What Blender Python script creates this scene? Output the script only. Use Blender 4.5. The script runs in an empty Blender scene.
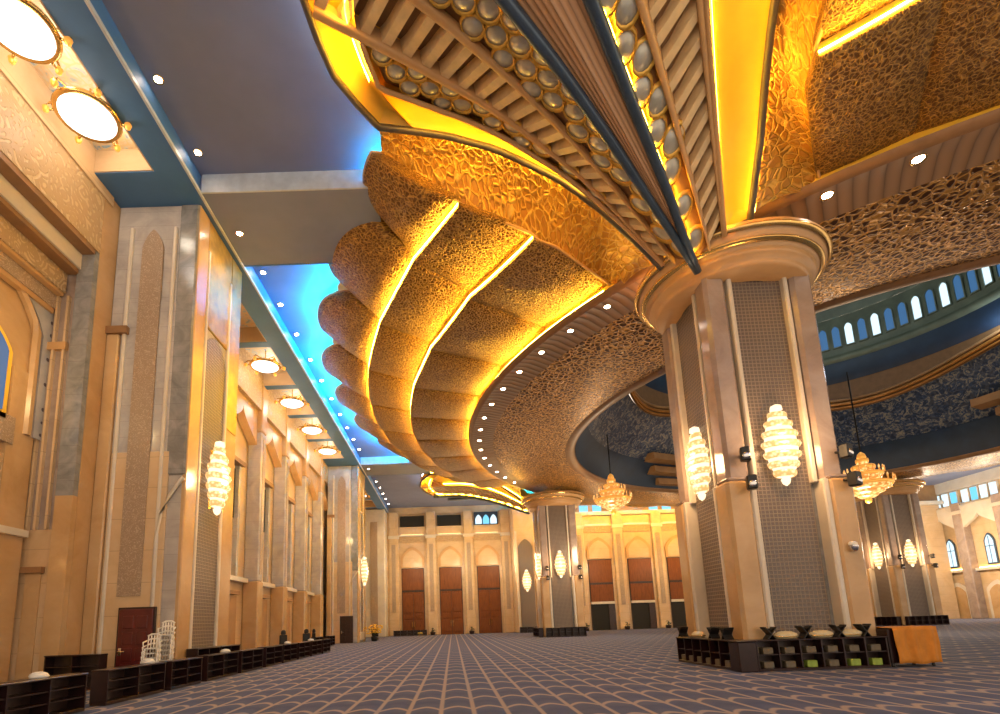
import bpy, math, random
from mathutils import Vector, Matrix
random.seed(7)
PI = math.pi
SC = bpy.context.scene
COL = SC.collection
def rad(a): return a * PI / 180.0
def lerp(a, b, t): return a + (b - a) * t
def interp(x, xs, ys):
    if x <= xs[0]: return ys[0]
    for i in range(1, len(xs)):
        if x <= xs[i]:
            return lerp(ys[i-1], ys[i], (x - xs[i-1]) / (xs[i] - xs[i-1]))
    return ys[-1]

# ------------------------------------------------------------------ materials
MATS = {}
class NT:
    def __init__(s, name):
        s.m = bpy.data.materials.new(name); s.m.use_nodes = True
        s.nt = s.m.node_tree; s.n = s.nt.nodes; s.l = s.nt.links
        s.n.clear()
        s.out = s.n.new('ShaderNodeOutputMaterial')
        s.b = s.n.new('ShaderNodeBsdfPrincipled')
        s.l.new(s.b.outputs[0], s.out.inputs[0])
        MATS[name] = s.m
    def node(s, t, **kw):
        nd = s.n.new(t)
        for k, v in kw.items(): setattr(nd, k, v)
        return nd
    def link(s, a, b): s.l.new(a, b)
    def setin(s, nd, i, v):
        if hasattr(v, 'is_linked') or hasattr(v, 'links'): s.l.new(v, nd.inputs[i])
        else: nd.inputs[i].default_value = v
    def math(s, op, a, b=0.0, c=None, clamp=False):
        nd = s.node('ShaderNodeMath', operation=op, use_clamp=clamp)
        s.setin(nd, 0, a); s.setin(nd, 1, b)
        if c is not None: s.setin(nd, 2, c)
        return nd.outputs[0]
    def coord(s, kind='Object'):
        return s.node('ShaderNodeTexCoord').outputs[kind]
    def mapping(s, v, sc=(1,1,1), rot=(0,0,0)):
        nd = s.node('ShaderNodeMapping'); s.link(v, nd.inputs[0])
        nd.inputs['Scale'].default_value = sc; nd.inputs['Rotation'].default_value = rot
        return nd.outputs[0]
    def noise(s, v, scale, detail=4, rough=.55, dist=0):
        nd = s.node('ShaderNodeTexNoise'); s.link(v, nd.inputs['Vector'])
        nd.inputs['Scale'].default_value = scale; nd.inputs['Detail'].default_value = detail
        nd.inputs['Roughness'].default_value = rough; nd.inputs['Distortion'].default_value = dist
        return nd.outputs[0]
    def voro(s, v, scale, feature='F1', out=0, rnd=1.0):
        nd = s.node('ShaderNodeTexVoronoi', feature=feature); s.link(v, nd.inputs['Vector'])
        nd.inputs['Scale'].default_value = scale; nd.inputs['Randomness'].default_value = rnd
        return nd.outputs[out]
    def ramp(s, fac, stops, mode='LINEAR'):
        nd = s.node('ShaderNodeValToRGB'); s.setin(nd, 0, fac)
        e = nd.color_ramp; e.interpolation = mode
        e.elements[0].position = stops[0][0]; e.elements[0].color = (*stops[0][1], 1)
        e.elements[1].position = stops[-1][0]; e.elements[1].color = (*stops[-1][1], 1)
        for p, c in stops[1:-1]:
            q = e.elements.new(p); q.color = (*c, 1)
        return nd.outputs[0]
    def mix(s, f, a, b, blend='MIX'):
        nd = s.node('ShaderNodeMix', data_type='RGBA', blend_type=blend)
        s.setin(nd, 0, f)
        for i, v in ((6, a), (7, b)):
            if isinstance(v, tuple): nd.inputs[i].default_value = (*v, 1)
            else: s.link(v, nd.inputs[i])
        return nd.outputs[2]
    def color(s, v):
        if isinstance(v, tuple): s.b.inputs['Base Color'].default_value = (*v, 1)
        else: s.link(v, s.b.inputs['Base Color'])
    def bump(s, h, strength=.5, dist=.05):
        nd = s.node('ShaderNodeBump'); nd.inputs['Strength'].default_value = strength
        nd.inputs['Distance'].default_value = dist
        s.link(h, nd.inputs['Height']); s.link(nd.outputs[0], s.b.inputs['Normal'])
    def fin(s, rough=.5, metal=0.0, spec=.5):
        s.b.inputs['Roughness'].default_value = rough; s.b.inputs['Metallic'].default_value = metal
        s.b.inputs['Specular IOR Level'].default_value = spec
        return s.m

def plain(name, col, rough=.5, metal=0.0, var=.12, scale=3.0):
    t = NT(name); n = t.noise(t.coord(), scale, 3)
    a = tuple(c * (1 - var) for c in col); b = tuple(min(1, c * (1 + var)) for c in col)
    t.color(t.ramp(n, [(.3, a), (.7, b)])); return t.fin(rough, metal)
def emit(name, col, strength):
    t = NT(name); t.color((.02, .02, .02))
    t.b.inputs['Emission Color'].default_value = (*col, 1)
    t.b.inputs['Emission Strength'].default_value = strength
    return t.fin(.5)
def marble(name, c1, c2, c3, scale=.6, rough=.22, block=(0, 0)):
    t = NT(name); v = t.coord()
    n = t.noise(v, scale, 6, .6, 1.2)
    n2 = t.noise(t.mapping(v, (1, 1, 2.5)), scale * 4, 5, .6, .6)
    c = t.ramp(n, [(.3, c1), (.5, c2), (.72, c3)])
    c = t.mix(t.math('MULTIPLY', n2, .35), c, tuple(x * .62 for x in c2))
    if block[0]:
        sx = t.node('ShaderNodeSeparateXYZ'); t.link(v, sx.inputs[0])
        f = t.math('FRACT', t.math('DIVIDE', sx.outputs[2], block[0]))
        ln = t.math('LESS_THAN', f, .02)
        c = t.mix(t.math('MULTIPLY', ln, .5), c, tuple(x * .4 for x in c2))
    t.color(c); return t.fin(rough)
def carved(name, base, dark, scale=3.0, depth=.06, rough=.45, uv=False, metal=0.0, amt=.6):
    """fine scrolling relief cut into stone"""
    t = NT(name); v = t.coord('UV' if uv else 'Object')
    wv = t.node('ShaderNodeTexNoise'); t.link(v, wv.inputs['Vector']); wv.inputs['Scale'].default_value = scale * .45
    vv = t.node('ShaderNodeVectorMath', operation='MULTIPLY_ADD'); t.link(wv.outputs[1], vv.inputs[0]); vv.inputs[1].default_value = (.5, .5, .5); t.link(v, vv.inputs[2])
    a = t.voro(vv.outputs[0], scale * 2.2, 'F1'); b = t.voro(vv.outputs[0], scale * .8, 'F1')
    s1 = t.math('SINE', t.math('MULTIPLY', a, 11.0)); s2 = t.math('SINE', t.math('MULTIPLY', b, 34.0))
    h = t.math('ADD', t.math('MULTIPLY', s1, .5), t.math('MULTIPLY', s2, .5))
    f = t.ramp(h, [(.15, (1, 1, 1)), (.6, (0, 0, 0))])
    n = t.noise(v, 1.1, 3)
    c = t.mix(t.math('MULTIPLY', f, amt), base, dark)
    c = t.mix(t.math('MULTIPLY', n, .35), c, tuple(x * .75 for x in base))
    t.color(c); t.bump(f, .5, depth)
    return t.fin(rough, metal)
def lattice(name, bright, dark, scale=5.0, metal=.35, rough=.42, wide=.16, star=True):
    """pierced gilded lattice in metres along the surface (UV)"""
    t = NT(name); v = t.coord('UV')
    wv = t.node('ShaderNodeTexNoise'); t.link(v, wv.inputs['Vector']); wv.inputs['Scale'].default_value = scale * .6
    vv = t.node('ShaderNodeVectorMath', operation='MULTIPLY_ADD'); t.link(wv.outputs[1], vv.inputs[0]); vv.inputs[1].default_value = (1.1 / scale, 1.1 / scale, 0); t.link(v, vv.inputs[2])
    e = t.voro(vv.outputs[0], scale, 'DISTANCE_TO_EDGE'); e2 = t.voro(vv.outputs[0], scale * .3, 'F1')
    vine = t.ramp(e, [(wide, (1, 1, 1)), (wide + .10, (0, 0, 0))])
    ros = t.ramp(t.math('SINE', t.math('MULTIPLY', e2, 22.0)), [(.1, (0, 0, 0)), (.9, (1, 1, 1))])
    hole = t.mix(.28 if star else .0, vine, ros)
    n = t.noise(v, 1.2, 3)
    br = t.mix(n, bright, tuple(x * .75 for x in bright))
    t.color(t.mix(hole, dark, br)); t.bump(hole, .9, .09)
    return t.fin(rough, metal)

marble('beige_stone', (.54,.36,.19), (.62,.43,.25), (.68,.50,.31), .45, .28, (1.0, 0))
marble('honey_stone', (.46,.27,.115), (.55,.345,.165), (.60,.40,.22), .5, .25)
marble('grey_marble', (.36,.33,.31), (.46,.42,.39), (.56,.51,.47), .9, .16, (.55, 0))
marble('grey_marble_dark', (.17,.17,.17), (.26,.255,.25), (.36,.34,.33), 1.4, .16, (.55, 0))
marble('pink_marble', (.27,.20,.17), (.36,.27,.225), (.44,.35,.295), .8, .16)
marble('pale_stone', (.58,.50,.40), (.66,.58,.47), (.72,.64,.53), .5, .3)
carved('carved_stone', (.60,.42,.24), (.30,.18,.08), 2.2, .06)
carved('carved_grey', (.50,.37,.26), (.22,.14,.08), 4.5, .04)
carved('carved_frieze', (.62,.44,.24), (.34,.20,.09), 1.6, .07)
plain('paint_panel_grey', (.19,.215,.33), .55, 0, .06, .8)
plain('paint_blue', (.06,.165,.35), .5, 0, .08, 1.0)
plain('paint_edge', (.50,.54,.58), .4)
plain('rib_beige', (.52,.30,.13), .4, 0, .08, 1.5)
plain('cove_gold', (.84,.50,.05), .38, .1, .1, .7)
plain('dentil_cream', (.66,.48,.26), .45)
plain('scale_grey', (.42,.41,.36), .3, .3, .25, 2)
plain('scale_gold', (.68,.40,.07), .35, .4)
plain('slate_tube', (.055,.085,.13), .3, .35, .15)
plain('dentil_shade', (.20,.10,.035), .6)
plain('pier_gold', (.52,.31,.055), .3, .55, .25, 2.5)
plain('edge_dark', (.085,.075,.07), .4, .2)
plain('brown_lip', (.27,.14,.06), .45)
plain('walnut', (.030,.012,.008), .35, 0, .3, 6)
plain('red_door', (.10,.012,.010), .35, 0, .2, 4)
plain('mahogany', (.020,.006,.006), .3, 0, .25, 5)
plain('black_metal', (.015,.014,.014), .4, .2)
plain('brass', (.75,.48,.16), .25, .9)
plain('chrome', (.7,.7,.72), .2, 1.0)
plain('white_plastic', (.78,.74,.68), .4, 0, .05)
plain('orange_cloth', (.54,.20,.02), .8, 0, .12, 4)
plain('leaf_green', (.03,.05,.02), .6, 0, .4, 8)
plain('petal_yellow', (.85,.52,.07), .6, 0, .2, 8)
plain('paper', (.58,.47,.28), .8, 0, .1, 9)
plain('book_green', (.26,.36,.05), .5, 0, .2, 7)
plain('book_tan', (.13,.10,.06), .5, 0, .2, 7)
plain('dark_cloth', (.02,.018,.02), .85)
plain('drum_green', (.16,.19,.13), .5, 0, .2, 1)
plain('drum_orange', (.42,.17,.03), .35, .3, .2, 1)
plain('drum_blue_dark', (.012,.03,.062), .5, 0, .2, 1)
plain('drum_brown', (.34,.18,.07), .45, 0, .2, 1)
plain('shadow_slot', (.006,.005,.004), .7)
lattice('gold_lattice', (.70,.39,.09), (.15,.062,.014), 9.0, .35, .42, .035, True)
lattice('gold_lattice_end', (.85,.50,.09), (.46,.20,.02), 4.2, .25, .42, .03, True)
lattice('soffit_gold', (.74,.38,.09), (.085,.03,.008), 4.8, .5, .38, .05, True)
# fluted slats, ribbed soffit
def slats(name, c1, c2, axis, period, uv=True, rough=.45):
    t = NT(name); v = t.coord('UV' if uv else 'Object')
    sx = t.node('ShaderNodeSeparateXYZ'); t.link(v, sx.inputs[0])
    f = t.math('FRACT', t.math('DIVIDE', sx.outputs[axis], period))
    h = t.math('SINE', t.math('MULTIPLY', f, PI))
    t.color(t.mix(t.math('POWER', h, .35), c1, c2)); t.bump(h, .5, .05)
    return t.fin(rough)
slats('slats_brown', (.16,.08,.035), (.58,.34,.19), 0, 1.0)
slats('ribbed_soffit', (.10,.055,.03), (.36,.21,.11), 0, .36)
# screen grille on column faces
def grille():
    t = NT('screen_grille'); v = t.coord('Object')
    sx = t.node('ShaderNodeSeparateXYZ'); t.link(v, sx.inputs[0])
    h = t.math('ADD', sx.outputs[0], sx.outputs[1])
    a = t.math('ABSOLUTE', t.math('SINE', t.math('MULTIPLY', h, PI / .115)))
    b = t.math('ABSOLUTE', t.math('SINE', t.math('MULTIPLY', sx.outputs[2], PI / .115)))
    m = t.math('MINIMUM', a, b)
    f = t.ramp(m, [(.22, (1, 1, 1)), (.48, (0, 0, 0))])
    t.color(t.mix(f, (.13,.10,.085), (.26,.195,.145))); t.bump(f, .6, .04)
    return t.fin(.35)
grille()
def tiles():
    t = NT('blue_tiles'); v = t.coord('UV')
    e = t.voro(v, 1.6, 'DISTANCE_TO_EDGE'); n = t.noise(v, 1.9, 4, .6, 1.5)
    c = t.ramp(n, [(.40, (.010,.022,.055)), (.53, (.03,.065,.14)), (.58, (.34,.30,.22)), (.64, (.02,.05,.10))])
    f = t.ramp(e, [(.04, (1, 1, 1)), (.1, (0, 0, 0))])
    t.color(t.mix(t.math('MULTIPLY', f, .15), c, (.26,.25,.22))); return t.fin(.35)
tiles()
def coffer():
    t = NT('coffer_paint'); v = t.coord()
    n = t.noise(v, 2.2, 5, .6, 1.0); e = t.voro(v, 2.6, 'DISTANCE_TO_EDGE')
    c = t.ramp(n, [(.34, (.12,.30,.48)), (.46, (.55,.50,.36)), (.58, (.62,.42,.22)), (.7, (.30,.34,.30))])
    f = t.ramp(e, [(.03, (1, 1, 1)), (.09, (0, 0, 0))])
    t.color(t.mix(f, c, (.62,.45,.22))); return t.fin(.5)
coffer()
def door_wood():
    t = NT('door_wood'); v = t.coord()
    n = t.noise(t.mapping(v, (6, 6, .6)), 2.0, 5, .6, .4)
    t.color(t.ramp(n, [(.3, (.11,.030,.006)), (.7, (.22,.065,.013))])); return t.fin(.5, 0, .3)
door_wood()
def spots_grey():
    t = NT('spandrel_marble'); v = t.coord()
    e = t.voro(v, 2.4, 'F1', 0, .25); n = t.noise(v, 1.0, 5)
    c = t.ramp(n, [(.3, (.34,.33,.33)), (.7, (.52,.50,.49))])
    f = t.ramp(e, [(.13, (1, 1, 1)), (.17, (0, 0, 0))])
    t.color(t.mix(f, c, (.12,.10,.12))); return t.fin(.25)
spots_grey()
def carpet():
    t = NT('carpet'); v = t.coord()
    sx = t.node('ShaderNodeSeparateXYZ'); t.link(v, sx.inputs[0])
    u = t.math('DIVIDE', t.math('ADD', sx.outputs[0], .25), .56)
    fu = t.math('ABSOLUTE', t.math('SUBTRACT', t.math('FRACT', u), .5))         # .5 on a stripe, 0 mid cell
    arch = t.math('MULTIPLY', t.math('POWER', t.math('MULTIPLY', fu, 2.0), 1.7), .30)
    w = t.math('ADD', t.math('DIVIDE', sx.outputs[1], 1.25), arch)
    fw = t.math('ABSOLUTE', t.math('SUBTRACT', t.math('FRACT', w), .5))
    stripe = t.ramp(fu, [(.405, (0, 0, 0)), (.455, (1, 1, 1))])
    row = t.ramp(fw, [(.405, (0, 0, 0)), (.46, (1, 1, 1))])
    ln = t.mix(1.0, stripe, row, 'LIGHTEN')
    inner = t.ramp(fw, [(.0, (1, 1, 1)), (.34, (0, 0, 0))])
    n = t.noise(v, 2.2, 4); fine = t.noise(v, 90, 2)
    base = t.ramp(n, [(.3, (.070,.098,.195)), (.7, (.105,.130,.230))])
    base = t.mix(t.math('MULTIPLY', inner, .5), base, (.045,.075,.17))
    c = t.mix(t.math('MULTIPLY', ln, .85), base, (.43,.355,.315))
    c = t.mix(t.math('MULTIPLY', fine, .35), c, (.03,.03,.04))
    t.color(c); t.bump(fine, .25, .01); return t.fin(.9, 0, .2)
carpet()
LED_Y = 85.0
emit('led_yellow', (1.0, .60, .06), LED_Y)
emit('led_fan', (1.0, .52, .03), 60.0)
emit('led_cove', (1.0, .55, .05), 22.0)
emit('ledge_wash', (1.0, .62, .26), 3.0)
emit('led_fan_soft', (1.0, .55, .06), 14.0)
emit('led_end', (1.0, .55, .05), 70.0)
emit('led_blue', (.01, .46, 1.0), 260.0)
emit('led_white', (.85, .90, 1.0), 12.0)
emit('led_warm', (1.0, .62, .24), 14.0)
emit('crystal_lit', (1.0, .56, .26), .68)
emit('crystal_core', (1.0, .72, .42), 1.1)
emit('bowl_lit', (1.0, .95, .90), 1.6)
emit('spot_lit', (1.0, .78, .62), 30.0)
emit('pane_blue', (.07, .22, .48), .35)
emit('pane_white', (.62, .85, 1.0), .8)
emit('pane_sky', (.16, .62, 1.0), .7)
def crystal(name, c0, c1, scale):
    t = NT(name); v = t.coord(); t.color((.1, .06, .03))
    e = t.voro(v, scale, 'F1'); f = t.ramp(e, [(.15, (1, 1, 1)), (.6, (0, 0, 0))])
    t.link(t.mix(f, c0, c1), t.b.inputs['Emission Color']); t.b.inputs['Emission Strength'].default_value = 1.0; t.fin(.15)
crystal('sconce_crystal', (.62, .30, .10), (1.0, .66, .34), 9)
crystal('chandelier_crystal', (.42, .15, .025), (1.0, .56, .20), 5)
t = NT('chandelier_gold'); t.color((.85, .42, .07)); t.b.inputs['Emission Color'].default_value = (1, .42, .08, 1); t.b.inputs['Emission Strength'].default_value = .3; t.fin(.3, .6)

# ------------------------------------------------------------------ mesh builder
class MB:
    def __init__(s): s.v = []; s.f = []; s.uv = []
    def add(s, vs, fs, uvs=None):
        o = len(s.v); s.v += [tuple(p) for p in vs]
        s.uv += uvs if uvs else [(0.0, 0.0)] * len(vs)
        s.f += [tuple(i + o for i in f) for f in fs]; return s
    def box(s, x0, x1, y0, y1, z0, z1, M=None):
        vs = [(x, y, z) for z in (z0, z1) for y in (y0, y1) for x in (x0, x1)]
        if M is not None: vs = [M @ Vector(p) for p in vs]
        return s.add(vs, [(0,2,3,1),(4,5,7,6),(0,1,5,4),(2,6,7,3),(0,4,6,2),(1,3,7,5)])
    def cbox(s, x0, x1, y0, y1, z0, z1, b=.02, M=None):
        """box with chamfered edges (all twelve)"""
        b = min(b, (x1-x0)*.45, (y1-y0)*.45, (z1-z0)*.45)
        vs = []
        for z, i in ((z0, 0), (z0 + b, 1), (z1 - b, 1), (z1, 0)):
            k = 0 if i else b
            q = b
            vs += [(x0+k+q, y0+k, z), (x1-k-q, y0+k, z), (x1-k, y0+k+q, z), (x1-k, y1-k-q, z), (x1-k-q, y1-k, z), (x0+k+q, y1-k, z), (x0+k, y1-k-q, z), (x0+k, y0+k+q, z)]
        if M is not None: vs = [M @ Vector(p) for p in vs]
        fs = [tuple(range(7, -1, -1)), tuple(range(24, 32))]
        for r in range(3):
            for i in range(8):
                j = (i + 1) % 8
                fs.append((r*8+i, r*8+j, r*8+8+j, r*8+8+i))
        return s.add(vs, fs)
    def grid(s, fn, nu, nv, uvfn=None):
        vs = []; uv = []
        for i in range(nu + 1):
            for j in range(nv + 1):
                a, b = i / nu, j / nv
                p = fn(a, b); vs.append(p); uv.append(uvfn(a, b) if uvfn else (a, b))
        w = nv + 1
        fs = [(i*w+j, (i+1)*w+j, (i+1)*w+j+1, i*w+j+1) for i in range(nu) for j in range(nv)]
        return s.add(vs, fs, uv)
    def lathe(s, prof, n=24, c=(0, 0, 0), a0=0, a1=360, sx=1, sy=1):
        full = abs(a1 - a0) >= 360; m = n if full else n + 1
        vs = []
        for r, z in prof:
            for i in range(m):
                a = rad(lerp(a0, a1, i / n)); vs.append((c[0] + r*math.cos(a)*sx, c[1] + r*math.sin(a)*sy, c[2] + z))
        fs = []
        for k in range(len(prof) - 1):
            for i in range(n):
                j = (i + 1) % m
                fs.append((k*m+i, k*m+j, (k+1)*m+j, (k+1)*m+i))
        return s.add(vs, fs)
    def tube(s, pts, r, n=8, caps=True):
        pts = [Vector(p) for p in pts]; vs = []; fs = []
        for i, p in enumerate(pts):
            d = (pts[min(i+1, len(pts)-1)] - pts[max(i-1, 0)]).normalized()
            up = Vector((0, 0, 1)) if abs(d.z) < .95 else Vector((1, 0, 0))
            a = d.cross(up).normalized(); b = d.cross(a).normalized()
            rr = r[i] if isinstance(r, (list, tuple)) else r
            for k in range(n):
                t = 2 * PI * k / n; vs.append(p + a * (rr * math.cos(t)) + b * (rr * math.sin(t)))
        for i in range(len(pts) - 1):
            for k in range(n):
                j = (k + 1) % n; fs.append((i*n+k, i*n+j, (i+1)*n+j, (i+1)*n+k))
        if caps: fs += [tuple(range(n - 1, -1, -1)), tuple(range((len(pts)-1)*n, len(pts)*n))]
        return s.add(vs, fs)
    def prism(s, poly, z0, z1, M=None):
        """poly: list of (x,y); extruded along z, then M"""
        n = len(poly); vs = [(x, y, z0) for x, y in poly] + [(x, y, z1) for x, y in poly]
        if M is not None: vs = [M @ Vector(p) for p in vs]
        return s.add(vs, [tuple(range(n - 1, -1, -1)), tuple(range(n, 2 * n))] + [(i, (i+1) % n, n + (i+1) % n, n + i) for i in range(n)])
    def build(s, name, mat, parent=None, smooth=False, solid=0):
        me = bpy.data.meshes.new(name); me.from_pydata(s.v, [], s.f)
        ul = me.uv_layers.new(name='UVMap')
        vi = [0] * len(me.loops); me.loops.foreach_get('vertex_index', vi)
        flat = []
        for i in vi: flat += s.uv[i]
        ul.data.foreach_set('uv', flat)
        if smooth: me.polygons.foreach_set('use_smooth', [True] * len(me.polygons))
        me.materials.append(MATS[mat]); me.update()
        o = bpy.data.objects.new(name, me); COL.objects.link(o)
        if parent is not None: o.parent = parent
        if solid:
            md = o.modifiers.new('thickness', 'SOLIDIFY'); md.thickness = abs(solid); md.offset = 1 if solid > 0 else -1
        return o
def tag(o, label=None, cat=None, group=None, kind=None):
    if label: o['label'] = label
    if cat: o['category'] = cat
    if group: o['group'] = group
    if kind: o['kind'] = kind
    return o
def empty(name, loc=(0, 0, 0), rz=0.0, label=None, cat=None, group=None, kind=None):
    o = bpy.data.objects.new(name, None); COL.objects.link(o)
    o.location = loc; o.rotation_euler = (0, 0, rz); o.empty_display_size = .2
    return tag(o, label, cat, group, kind)
def kids(o): return [c for c in bpy.data.objects if c.parent == o]
def copy_tree(o, parent=None, ch=None):
    if ch is None:
        ch = {}
        for c in bpy.data.objects:
            if c.parent is not None: ch.setdefault(c.parent.name, []).append(c)
    c = o.copy(); COL.objects.link(c)
    if parent is not None: c.parent = parent
    for k in ch.get(o.name, []): copy_tree(k, c, ch)
    return c
def struct(name): return empty(name, kind='structure')
def arch_poly(w, z0, zs, zt, n=8, point=1.25):
    """pointed arch outline in (x,z): half width w, foot z0, springing zs, apex zt"""
    pts = [(-w, z0), (w, z0), (w, zs)]
    for i in range(1, n):
        t = i / n; pts.append((w * (1 - t ** point), zs + (zt - zs) * (.55 * math.sin(t * PI / 2) + .45 * t)))
    pts.append((0, zt))
    pts += [(-x, z) for x, z in reversed(pts[2:-1])]
    return pts
def MXZ(origin, xdir, ydir=None):
    """matrix taking prism (x, y->z, extrude->normal) : local x->xdir, local y->world z, local z-> normal"""
    x = Vector(xdir).normalized(); z = Vector((0, 0, 1)); n = x.cross(z)
    return Matrix(((x.x, z.x, n.x, origin[0]), (x.y, z.y, n.y, origin[1]), (x.z, z.z, n.z, origin[2]), (0, 0, 0, 1)))

# ------------------------------------------------------------------ layout
CX, CY, H = 25.5, 32.2, 15.9              # centre of the dome, half spacing of the four columns
ZB, ZP = 16.2, 16.95                       # beams, ceiling panels
XW = -11.2                                 # side wall plane
YF = 69.4                                  # far wall
XR = 62.5                                  # opposite side wall

# floor ---------------------------------------------------------------
fl = MB(); fl.grid(lambda a, b: (lerp(-15, 64, a), lerp(-4, 72, b), 0), 4, 4)
tag(fl.build('floor', 'carpet'), kind='structure')

# ------------------------------------------------------------------ ceiling
ceil = struct('ceiling')
pan = MB()
def rim_pt(a, R): return (CX + R * math.cos(a), CY + R * math.sin(a))
n = 96
vs = []; fs = []
for i in range(n):
    a = 2 * PI * i / n
    x, y = rim_pt(a, 23.0); vs.append((x, y, ZP))
    dx, dy = math.cos(a), math.sin(a)
    tx = ((64 - CX) if dx > 0 else (-8.2 - CX)) / dx if abs(dx) > 1e-6 else 1e9
    ty = ((72 - CY) if dy > 0 else (-4 - CY)) / dy if abs(dy) > 1e-6 else 1e9
    tt = min(tx, ty); vs.append((CX + dx * tt, CY + dy * tt, ZP))
for i in range(n):
    j = (i + 1) % n; fs.append((2*i, 2*j, 2*j+1, 2*i+1))
pan.add(vs, fs); pan.build('ceiling_panel', 'paint_panel_grey', ceil)
bm = MB(); bm.box(-9.2, -8.2, -4, 72, ZB, ZP + .9); bm.build('edge_beam', 'paint_blue', ceil)
em = MB(); em.box(-8.2, -8.13, -4, 72, ZB - .03, ZB + .09); em.build('beam_moulding', 'paint_edge', ceil)
for y0, y1, x1 in ((15.9, 19.6, -2.2), (47.6, 51.3, -1.5)):
    b = MB(); b.box(-8.2, x1, y0, y1, ZB + .05, ZP + .3); b.build('cross_beam', 'paint_panel_grey', ceil)
    b = MB(); b.box(-8.13, x1, y0 - .06, y0, ZB + .04, ZP); b.build('beam_moulding', 'paint_edge', ceil)
    b = MB(); b.box(-8.13, x1, y1, y1 + .06, ZB + .04, ZP); b.build('beam_moulding', 'paint_blue', ceil)
# coffered strip along the side wall
bars = [(14.9, 20.2), (25.5, 26.0), (30.6, 31.1), (35.3, 35.8), (40.3, 40.8), (45.4, 51.8), (56.3, 56.8), (61.0, 61.5), (65.8, 66.3)]
for a, b_ in bars:
    b = MB(); b.box(XW - .3, -9.2, a, b_, ZB, ZB + .85); b.build('coffer_bar', 'paint_blue', ceil)
    b = MB(); b.box(XW - .3, -9.2, a - .04, a, ZB + .03, ZB + .85); b.box(XW - .3, -9.2, b_, b_ + .04, ZB + .03, ZB + .85); b.build('coffer_side', 'beige_stone', ceil)
b = MB(); b.box(XW - .3, -9.2, -4, 72, ZB + .85, ZB + 1.0); b.build('coffer_panel', 'coffer_paint', ceil)
b = MB(); b.box(-9.26, -9.19, -4, 72, ZB + .02, ZB + .85); b.build('coffer_side', 'beige_stone', ceil)

# bowl lamps hanging in the coffers
def make_bowl(name):
    e = empty(name)
    s = MB(); s.lathe([(.0, -.16), (.30, -.15), (.55, -.10), (.72, .0), (.74, .06)], 28); s.build('glass_bowl', 'bowl_lit', e, True)
    r = MB(); r.lathe([(.70, .02), (.80, -.02), (.86, .05), (.82, .13), (.72, .12)], 28); r.build('gilt_rim', 'brass', e, True)
    a = MB()
    for k in range(6):
        t_ = k * PI / 3 + .3; c, s_ = math.cos(t_), math.sin(t_)
        a.tube([(.82*c, .82*s_, .05), (.98*c, .98*s_, .0), (1.06*c, 1.06*s_, .12), (.95*c, .95*s_, .24), (.5*c, .5*s_, .32), (0, 0, .42)], .035, 6)
    a.build('scroll_arms', 'brass', e, True)
    for k in range(6):
        g = MB(); t_ = k * PI / 3 + .3; g.lathe([(0, -.16), (.07, -.12), (.10, 0), (.05, .06)], 10, (1.02*math.cos(t_), 1.02*math.sin(t_), .05))
        g.build('glass_cup', 'chandelier_gold', e, True)
    c = MB(); c.tube([(0, 0, .3), (0, 0, 1.0)], .03, 8); c.build('stem', 'brass', e)
    return e
bowls = [(-10.1, 10.6), (-10.0, 12.9), (-10.15, 27.9), (-10.15, 33.0), (-10.15, 38.0), (-10.15, 43.0), (-10.15, 54.0), (-10.15, 59.0)]
blab = ['large white ceiling bowl lamp in gilt scrolls cut by the top corner of the picture',
        'large white ceiling bowl lamp in gilt scrolls nearest the end of its painted coffer',
        'white bowl lamp in the first coffer past the grey marble pier',
        'white bowl lamp in the second coffer past the grey marble pier',
        'white bowl lamp in the third coffer past the grey marble pier',
        'white bowl lamp in the fourth coffer past the grey marble pier',
        'white bowl lamp in the first coffer beyond the distant pier',
        'white bowl lamp in the second coffer beyond the distant pier']
pb = make_bowl('ceiling_lamp')
for i, (x, y) in enumerate(bowls):
    o = pb if i == 0 else copy_tree(pb)
    o.location = (x, y, ZB - .13); tag(o, blab[i], 'ceiling lamp', 'bowl lamps in the painted coffers')

# recessed downlights along the blue ceiling edge
def make_down(name, r=.13):
    e = empty(name)
    a = MB(); a.lathe([(r, 0), (r * 1.35, -.02), (r * 1.4, .03)], 16); a.build('trim_ring', 'brass', e, True)
    b = MB(); b.lathe([(0, -.012), (r * .9, -.012), (r, .0)], 16); b.build('bulb', 'spot_lit', e)
    return e
dl = make_down('downlight', .105)
ys = [12.17, 14.46, 17.8, 20.3, 22.6, 25.2, 27.9, 30.5, 33.2, 35.9, 38.5, 41.1, 43.7, 46.2, 49.0, 51.6, 54.2, 56.9, 59.5, 62.1, 64.9]
for i, y in enumerate(ys):
    o = dl if i == 0 else copy_tree(dl)
    inb = (15.9 < y < 19.6) or (47.6 < y < 51.3)
    o.location = (-7.6, y, ZB + .04) if inb else (-7.87, y * 1.036, ZP - .01)
    k = ['first', 'second', 'third', 'fourth', 'fifth', 'sixth', 'seventh', 'eighth', 'ninth', 'tenth', 'eleventh', 'twelfth', 'thirteenth', 'fourteenth', 'fifteenth', 'sixteenth', 'seventeenth', 'eighteenth', 'nineteenth', 'twentieth', 'farthest'][i]
    tag(o, 'round ceiling downlight beside the long blue beam, %s of its row from the near end' % k if i < 20 else 'small round ceiling downlight beside the long blue beam, last before the far wall', 'downlight', 'downlights along the blue beam')

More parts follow.
